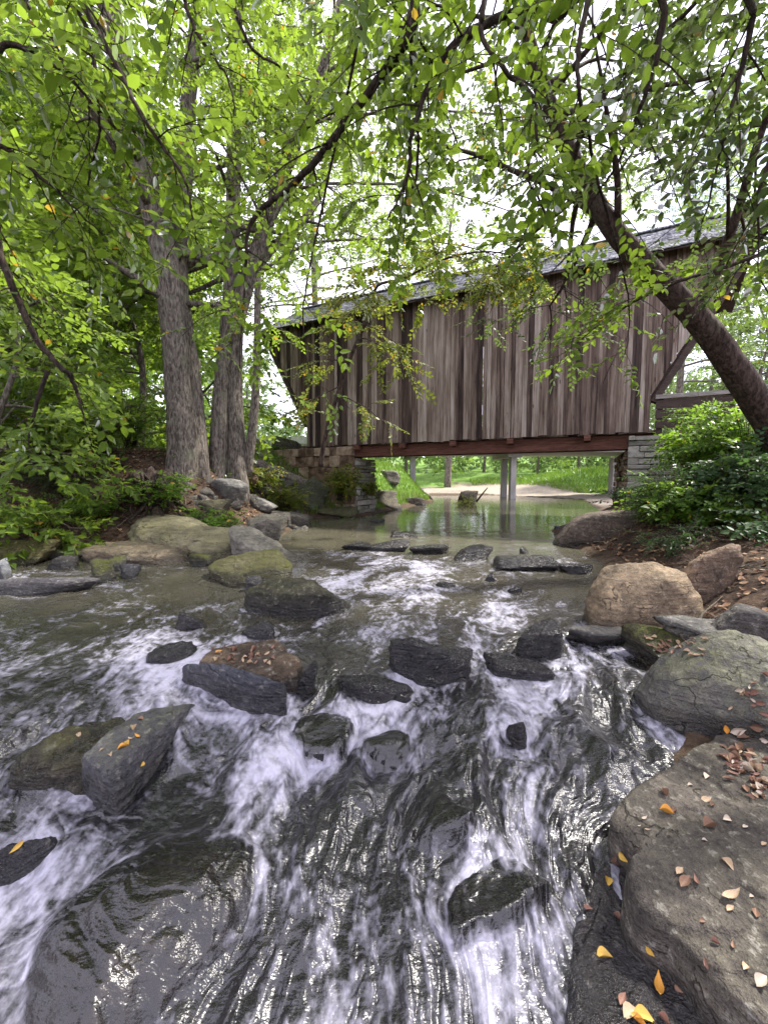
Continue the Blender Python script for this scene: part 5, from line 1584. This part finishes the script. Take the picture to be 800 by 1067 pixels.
shrub('yellow-green bush above the rubble by the second twin-stem tree', 262, 462, 11.5, .9, .7, 30, SP_MID, M['leaf_vine'], 329)
shrub('vine bush hanging over the front of the left abutment', 354, 478, 13.9, 1.3, .55, 34, SP_MID, M['leaf_vine'], 330, lean=(.2, -.4), zoff=.6)
shrub('vine bush on the right corner of the left abutment', 379, 500, 15.2, .7, .4, 22, SP_MID, M['leaf_vine'], 331, zoff=.5)
shrub('leafy bush below the left end of the bridge siding', 296, 458, 12.6, 1.0, .7, 30, SP_MID, M['leaf_vine'], 332)
shrub('small plants at the waterline under the left abutment', 372, 536, 13.6, .2, .5, 16, SP_FERN, M['leaf_shrub'], 333, cat='plant', name='plant')
shrub('tuft of weeds on a driftwood islet in the pool', 487, 524, 20.0, 1.0, .5, 22, SP_FERN, M['leaf_vine'], 334, cat='plant', name='plant', zoff=.15)
# islet under the weeds
boulder('dark driftwood-covered islet in the middle of the pool', 487, 525, 24, 14, (.05, .04, .03), dr=.7, seed=335, facets=4, wetz=.08, cat='islet')

# ------------------------------------------------------------------ ground cover that nobody could count
r_ = np.random.default_rng(91)
lv = MB(); sp = Sprays()
n_ok = 0
while n_ok < 1900:
    x_, y_ = r_.uniform(-13, -1.5), r_.uniform(7.0, 17)
    dd = float(poly_dist([x_], [y_])[0])
    if dd < 1.0 or (x_ > -3.9 and y_ < 14.5): continue
    if dd < 2.2 and r_.uniform() < .6: continue
    sp.add(np.array([x_, y_, gz(x_, y_) + r_.uniform(0, .5)]), unit(r_.normal(0, 1, 3) * [1, 1, .4]), unit(np.array([0, 0, 1.0]) + r_.normal(0, .4, 3)), r_.uniform(.4, .85)); n_ok += 1
sp.put(lv, SP_LO, r_)
u_ = lv.build('undergrowth', [M['leaf_shrub'], M['bark_brown']]); tag(u_, 'leafy undergrowth covering the left bank', kind='stuff')
lv = MB(); sp = Sprays(); n_ok = 0
while n_ok < 1300:
    x_, y_ = r_.uniform(3.2, 15), r_.uniform(5.0, 14)
    dd = float(poly_dist([x_], [y_])[0])
    if dd < 1.2 or (dd < 2.0 and y_ < 6.6): continue
    sp.add(np.array([x_, y_, gz(x_, y_) + r_.uniform(0, .5)]), unit(r_.normal(0, 1, 3) * [1, 1, .4]), unit(np.array([0, 0, 1.0]) + r_.normal(0, .4, 3)), r_.uniform(.6, 1.2)); n_ok += 1
sp.put(lv, SP_LO, r_)
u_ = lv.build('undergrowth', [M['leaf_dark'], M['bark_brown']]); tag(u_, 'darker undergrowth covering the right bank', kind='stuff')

# grass on the sunny bank beyond the bridge
def blades(n, fx, fy, test, hmin, hmax, seed, wdt=.012):
    r_ = np.random.default_rng(seed)
    x_ = r_.uniform(*fx, n); y_ = r_.uniform(*fy, n); ok = test(x_, y_); x_, y_ = x_[ok], y_[ok]; n = len(x_)
    z_ = GH(x_, y_); a = r_.uniform(0, 6.28, n); h_ = r_.uniform(hmin, hmax, n); ln_ = r_.normal(0, .35, (n, 2)) * h_[:, None]
    B_ = np.stack([x_, y_, z_ - .01], 1); s_ = np.stack([np.cos(a), np.sin(a), np.zeros(n)], 1) * wdt
    tip = B_ + np.concatenate([ln_, h_[:, None]], 1); mid = B_ + np.concatenate([ln_ * .3, .55 * h_[:, None]], 1)
    V = np.stack([B_ - s_, B_ + s_, mid + s_ * .7, mid - s_ * .7, tip], 1).reshape(-1, 3)
    o_ = np.arange(n) * 5
    mb = MB(); mb.add(V, np.stack([o_, o_ + 1, o_ + 2, o_ + 3], 1), np.stack([o_ + 3, o_ + 2, o_ + 4], 1)); return mb


M['grass'] = leaf_material('grass_blades', (.08, .16, .02), (.15, .25, .04), (.26, .42, .05), .0, .2, .4)
g_ = blades(46000, (-7, 5.5), (13.5, 30), lambda a, b: (poly_dist(a, b) > .25) & (zones(a, b) < .4), .10, .30, 95, .014).build('grass', M['grass'])
tag(g_, 'bright grass on the bank under the far side of the bridge', kind='stuff')
g_ = blades(16000, (9, 26), (22, 44), lambda a, b: poly_dist(a, b) > 5.5, .2, .6, 96, .03).build('grass', M['grass'])
tag(g_, 'long grass behind the gravel bar', kind='stuff')

# brown leaf litter and twigs on the right bank
r_ = np.random.default_rng(97)
m, nt, out = mat('dry_leaf')
g2 = nt.nodes.new('ShaderNodeNewGeometry')
rr = ramp(nt, [(0, (.07, .035, .02)), (.35, (.16, .085, .045)), (.7, (.27, .165, .09)), (1, (.38, .26, .15))]); nt.links.new(g2.outputs['Random Per Island'], rr.inputs[0])
principled(nt, out, rr.outputs[0], .75, None, .3); M['dry'] = m


def curl_leaf(L, wid, curl, bend, n=7, k=5):
    """a dry leaf: lens outline, curled across and bent along"""
    V = []
    for i_ in range(n):
        u = i_ / (n - 1); hw = wid * 1.08 * (math.sin(math.pi * u ** .8) ** 1.15) + .006 * L
        for j_ in range(k):
            s_ = (j_ / (k - 1) - .5) * 2
            V.append([L * (u - .5), hw * s_, curl * L * (s_ * s_) * (hw / wid) + bend * L * (u - .5) ** 2 * 4 + .012 * L * math.sin(9 * u + 2.3 * s_) + .004])
    Q = [[i_ * k + j_, i_ * k + j_ + 1, (i_ + 1) * k + j_ + 1, (i_ + 1) * k + j_] for i_ in range(n - 1) for j_ in range(k - 1)]
    return np.array(V), np.array(Q)


lt = MB()
LV, LQ = curl_leaf(1, .26, .12, .08, 4, 3)
n_ok = 0
while n_ok < 3800:
    x_, y_ = r_.uniform(1.9, 8), r_.uniform(2.4, 9.5); dd = float(poly_dist([x_], [y_])[0])
    if dd < .12: continue
    Rm = rot3(r_.normal(0, .3), r_.normal(0, .3), r_.uniform(0, 6.28)); s_ = r_.uniform(.04, .095)
    lt.add(LV @ Rm.T * s_ + [x_, y_, gz(x_, y_) + .012 + r_.uniform(0, .02)], LQ); n_ok += 1
n_ok = 0
while n_ok < 2600:
    x_, y_ = r_.uniform(-8, -2.2), r_.uniform(6.9, 11); dd = float(poly_dist([x_], [y_])[0])
    if dd < .15: continue
    Rm = rot3(r_.normal(0, .3), r_.normal(0, .3), r_.uniform(0, 6.28)); s_ = r_.uniform(.05, .10)
    lt.add(LV @ Rm.T * s_ + [x_, y_, gz(x_, y_) + .012 + r_.uniform(0, .02)], LQ); n_ok += 1
o = lt.build('leaf_litter', M['dry']); tag(o, 'brown fallen leaves covering the earth banks', kind='stuff')
tw = MB()
for k in range(170):
    if k < 110: x_, y_ = r_.uniform(2.3, 6.5), r_.uniform(2.8, 7.5)
    else: x_, y_ = r_.uniform(-6.5, -2.2), r_.uniform(7.2, 10.5)
    if float(poly_dist([x_], [y_])[0]) < .15: continue
    a = r_.uniform(0, 6.28); L = r_.uniform(.15, .7)
    P = np.array([[x_ + math.cos(a) * L * t_, y_ + math.sin(a) * L * t_, 0] for t_ in np.linspace(-.5, .5, 5)]); P[:, 2] = GH(P[:, 0], P[:, 1]) + .02 + r_.uniform(0, .05, 5); P[:, :2] += r_.normal(0, .015, (5, 2))
    tw.tube(P, np.linspace(.008, .003, 5), 5)
o = tw.build('twig_litter', M['bark_far']); tag(o, 'dry twigs lying in the leaf litter of the banks', kind='stuff')

# ------------------------------------------------------------------ fallen log and root mass on the left bank
r_ = np.random.default_rng(99)
lg = MB()
P = spline(np.array([ground_hit(a, b) + [0, 0, .12] for a, b in ((214, 482), (245, 484), (280, 493), (305, 503), (325, 511))]), 30)
lg.tube(P, np.linspace(.27, .17, 30), 24, rough=.16, ridges=.16, seed=4)
org = P[15].copy(); lg.v = [q - org for q in lg.v]
o = lg.build('fallen_log', M['bark'], smooth=True); o.location = org
tag(o, 'thick grey mossy log lying down the rubble slope', 'log')
rt = thing('tree_root', 'dark upturned root mass with twisting roots on the left bank', 'root mass', tuple(at(160, 510, 8.7)))
org = np.array(rt.location); mb = MB(); V, T = ico(4); V = V * (1 + .28 * fbm(V * 2.2 + 9, 4)[:, None]) * [.55, .4, .42]; mb.add(V, None, T)
mb.build('root_ball', M['bark_dark'], rt, smooth=True)
for k in range(16):
    a = r_.uniform(0, 6.28); e = r_.uniform(-.7, .6); d = np.array([math.cos(a), -abs(math.sin(a)) * .8, e])
    P = spline(np.array([d * .3, d * .55 + r_.normal(0, .08, 3), d * .8 + r_.normal(0, .14, 3) - [0, 0, .12], d * .95 + r_.normal(0, .16, 3) - [0, 0, .3]]), 12)
    q = MB(); q.tube(P, np.linspace(.05, .012, 12), 7, rough=.15, seed=k); q.build('root', M['bark_dark'], rt, smooth=True)
# driftwood stick by the islet
q = MB(); P = px_path([(496, 523, 19.5), (503, 514, 19.5), (508, 508, 19.5)], 8); org = P[0].copy(); q.tube(P - org, np.linspace(.05, .02, 8), 6)
o = q.build('driftwood_stick', M['bark_dark'], smooth=True); o.location = org; tag(o, 'dark forked stick leaning out of the pool beside the islet', 'driftwood')

# ------------------------------------------------------------------ fallen leaves on the near rocks, one object each
def leaf_mat(name, a, b):
    m, nt, out = mat(name)
    n1 = noise(nt, coords(nt, 'Object'), 45, 4, .6)
    r_ = ramp(nt, [(.35, a), (.65, b)]); nt.links.new(n1, r_.inputs[0]); principled(nt, out, r_.outputs[0], .6, bump(nt, n1, .3, .002), .35); return m


LM = {'y': leaf_mat('yellow_leaf', (.42, .26, .04), (.56, .38, .09)), 'o': leaf_mat('orange_leaf', (.48, .22, .03), (.58, .31, .06)), 't': leaf_mat('tan_leaf', (.28, .19, .11), (.46, .36, .24)),
      'b': leaf_mat('brown_leaf', (.12, .065, .04), (.23, .14, .09)), 'r': leaf_mat('red_brown_leaf', (.15, .075, .05), (.25, .14, .10)), 'p': leaf_mat('pale_leaf', (.33, .27, .20), (.50, .44, .35))}
r_ = np.random.default_rng(123)
SHAPES = [curl_leaf(1, .22, .22, .12), curl_leaf(1, .29, .30, -.08), curl_leaf(1, .16, .12, .25), curl_leaf(1, .27, .5, .15)]
_leafmesh = {}


def drop_leaf(px, py, lpx, ang, c_, label, shape=None, group=None):
    d = ray(px, py)
    hit = BVH.ray_cast(Vector(CAM), Vector(d).normalized(), 30)
    if hit[0] is None: return
    p, nrm_ = np.array(hit[0]), np.array(hit[1])
    if nrm_ @ d > 0: nrm_ = -nrm_
    nrm_ = unit(nrm_ + np.array([0, 0, .4]))
    L = lpx * p[1] / 430.0 * .92
    sh = int(r_.integers(0, len(SHAPES))) if shape is None else shape
    key = (sh, c_)
    if key not in _leafmesh:
        mb = MB(); mb.add(SHAPES[sh][0], SHAPES[sh][1]); o = mb.build('fallen_leaf', LM[c_], smooth=True); _leafmesh[key] = o.data
    else:
        o = bpy.data.objects.new('fallen_leaf', _leafmesh[key]); COL.objects.link(o)
    Rm = frames(np.array([[math.cos(R(ang)), math.sin(R(ang)), 0.0]]), nrm_[None])[0]
    x_ = Rm[:, 0] - nrm_ * (Rm[:, 0] @ nrm_); x_ = unit(x_); y_ = np.cross(nrm_, x_)
    Mx = np.eye(4); Mx[:3, 0] = x_ * L; Mx[:3, 1] = y_ * L; Mx[:3, 2] = nrm_ * L; Mx[:3, 3] = p + nrm_ * .002
    o.matrix_world = Matrix(Mx.tolist())
    tag(o, label, 'fallen leaf', group)
    return o


def C7(a, b): return 560 + a / 3.2625, 740 + b / 3.2625


for (a, b, l, ang, c_, lab, sh) in [
    (412, 945, 30, 300, 'o', 'curved orange-yellow leaf alone on the dark wet ledge', 2), (228, 840, 20, 10, 'y', 'yellow-green leaf at the left side of the wet ledge', 1),
    (383, 820, 11, 80, 'y', 'tiny yellow leaf on the wet ledge under the slab edge', 3), (297, 503, 16, 60, 'y', 'yellow leaf caught at the notch of the big slab', 0),
    (268, 530, 14, 20, 'b', 'small brown leaf touching the yellow one at the notch', 3), (240, 583, 14, 300, 'y', 'dull yellow leaf on the wet ledge below the notch', 1),
    (172, 680, 12, 10, 'r', 'reddish leaf at the edge of the running water', 1), (273, 710, 11, 60, 'r', 'small reddish leaf on the wet ledge close to the slab', 3),
    (290, 988, 18, 320, 'r', 'reddish-brown leaf above the heap at the bottom edge', 0), (318, 1035, 24, 340, 't', 'tan leaf in the heap at the bottom edge', 1),
    (362, 1052, 26, 20, 'y', 'yellow leaf in the heap at the bottom edge', 1), (345, 1064, 20, 50, 'o', 'orange leaf at the lowest point of the heap', 0), (430, 1060, 14, 60, 'r', 'reddish leaf right of the bottom heap', 3),
    (480, 948, 10, 60, 'b', 'small brown leaf right of the curved orange one', 1),
    (440, 352, 15, 30, 'o', 'orange-brown curled leaf on the left part of the slab', 3), (466, 348, 9, 340, 'b', 'dark bit of leaf beside the orange-brown curled one', 3),
    (431, 285, 13, 280, 'b', 'brown curled leaf below the crack in the slab', 3), (363, 371, 10, 335, 'p', 'thin pale leaf bit on the left part of the slab', 2), (346, 398, 6, 340, 'p', 'tiny pale bit left of the thin pale one', 2),
    (374, 410, 7, 10, 't', 'tiny tan bit below the thin pale one', 2), (574, 312, 17, 340, 't', 'tan leaf with a brown leaf under it near the crack', 0), (594, 328, 10, 330, 'b', 'brown leaf tucked under the tan one near the crack', 3),
    (577, 228, 11, 330, 'p', 'small pale round leaf above the crack', 1), (520, 258, 7, 10, 'p', 'tiny pale bit left of the crack', 1),
    (588, 402, 20, 350, 'b', 'crumpled brown leaf in the middle of the slab', 3), (568, 445, 6, 30, 'p', 'tiny pale bit under the crumpled brown leaf', 1), (645, 374, 12, 0, 'p', 'pale oval leaf right of the crumpled brown one', 1),
    (706, 401, 9, 345, 'p', 'small pale leaf at the right of the slab', 0), (644, 525, 17, 80, 't', 'tan pointed leaf standing on edge in the slab middle', 1), (483, 552, 15, 330, 't', 'tan leaf at the top of the trio on the slab', 0),
    (502, 588, 22, 330, 'b', 'large brown leaf of the trio on the slab', 0), (540, 585, 15, 290, 'r', 'narrow reddish leaf of the trio on the slab', 2), (660, 638, 29, 345, 't', 'long tan-yellow leaf lying on the slab', 2),
    (655, 679, 13, 340, 't', 'small tan leaf below the long tan-yellow one', 0), (728, 636, 6, 0, 'p', 'tiny pale bit right of the long tan-yellow leaf', 1), (740, 695, 16, 310, 'b', 'dark brown leaf in the lower right of the slab', 0),
    (606, 795, 10, 40, 'r', 'small reddish leaf on the mossy lower slope of the slab', 3), (576, 862, 11, 310, 'r', 'reddish leaf at the lower rim of the slab', 0), (706, 875, 11, 330, 't', 'small tan leaf near the lower right rim', 1),
    (664, 805, 12, 310, 'b', 'brown bit on the lower slope of the slab', 2), (762, 922, 19, 340, 'p', 'large pinkish pale leaf at the lower right edge', 1), (770, 460, 10, 340, 't', 'tan leaf at the right picture edge of the slab', 0),
    (680, 70, 17, 330, 'p', 'pale leaf at the top of the slab', 0), (710, 96, 22, 0, 'b', 'dark bark-like leaf at the top of the slab', 0), (640, 66, 10, 300, 'o', 'small orange leaf at the top rim of the slab', 3), (768, 105, 10, 20, 'p', 'pale bit at the top right of the slab', 1),
    (740, 60, 14, 20, 'b', 'brown leaf behind the bark-like one', 3), (560, 720, 8, 0, 'b', 'tiny dark bit on the slab slope', 1)]:
    x_, y_ = C7(a, b); drop_leaf(x_, y_, l, -ang if ang < 180 else 360 - ang, c_, lab, sh)
for k in range(70):
    u = r_.uniform(0, 1); a = 640 + 150 * u + r_.normal(0, 22); b = 165 + 95 * u + r_.normal(0, 28)
    x_, y_ = C7(a, b); drop_leaf(x_, y_, r_.uniform(8, 15), r_.uniform(0, 360), str(r_.choice(['b', 'r', 't', 'r', 'b', 'p'])), 'dry leaf in the drift on the upper right of the big slab', None, 'leaf drift on the big slab')
for (x_, y_, l, c_, lab) in [(139, 760, 11, 't', 'tan leaf at the top of the row on the left foreground slab'), (143, 768, 10, 'o', 'orange leaf second in the row on the left foreground slab'), (136, 771, 9, 't', 'tan leaf beside the orange one on the left foreground slab'),
                            (128, 779, 12, 'o', 'bright orange leaf at the low end of the row on the left foreground slab'), (132, 776, 9, 'y', 'yellow leaf touching the bright orange one'), (115, 787, 8, 't', 'tan leaf left of the row on the moss'),
                            (148, 796, 7, 'y', 'single small yellow leaf on the slab face'), (82, 766, 8, 't', 'tan leaf on the brown mossy-topped boulder'), (106, 782, 6, 't', 'tiny tan leaf on the mossy edge'), (146, 750, 8, 'b', 'brown leaf above the row on the left foreground slab'),
                            (18, 883, 16, 'y', 'thin yellow leaf on the dark slab at the lower left edge'), (228, 680, 9, 'o', 'orange leaf on the brown leaf-littered slab'), (277, 690, 8, 't', 'tan leaf at the right of the brown leaf-littered slab'),
                            (262, 684, 8, 'r', 'reddish leaf in the middle of the brown leaf-littered slab')]:
    drop_leaf(x_, y_, l, r_.uniform(0, 360), c_, lab)
for k in range(26):
    drop_leaf(r_.uniform(222, 285), r_.uniform(674, 692), r_.uniform(5, 9), r_.uniform(0, 360), str(r_.choice(['b', 'r', 't'])), 'dry leaf littering the brown slab in mid rapids', None, 'leaves on the brown slab in mid rapids')
for k in range(34):
    drop_leaf(r_.uniform(672, 735), r_.uniform(664, 684), r_.uniform(5, 10), r_.uniform(0, 360), str(r_.choice(['b', 'r', 't'])), 'dry leaf on the dark mossy wedge rock', None, 'leaves on the dark mossy wedge rock')
for k in range(14):
    drop_leaf(r_.uniform(760, 800), r_.uniform(700, 745), r_.uniform(6, 11), r_.uniform(0, 360), str(r_.choice(['p', 'r', 't'])), 'dry leaf on the right flank of the mossy-shouldered boulder', None, 'leaves on the mossy-shouldered boulder')
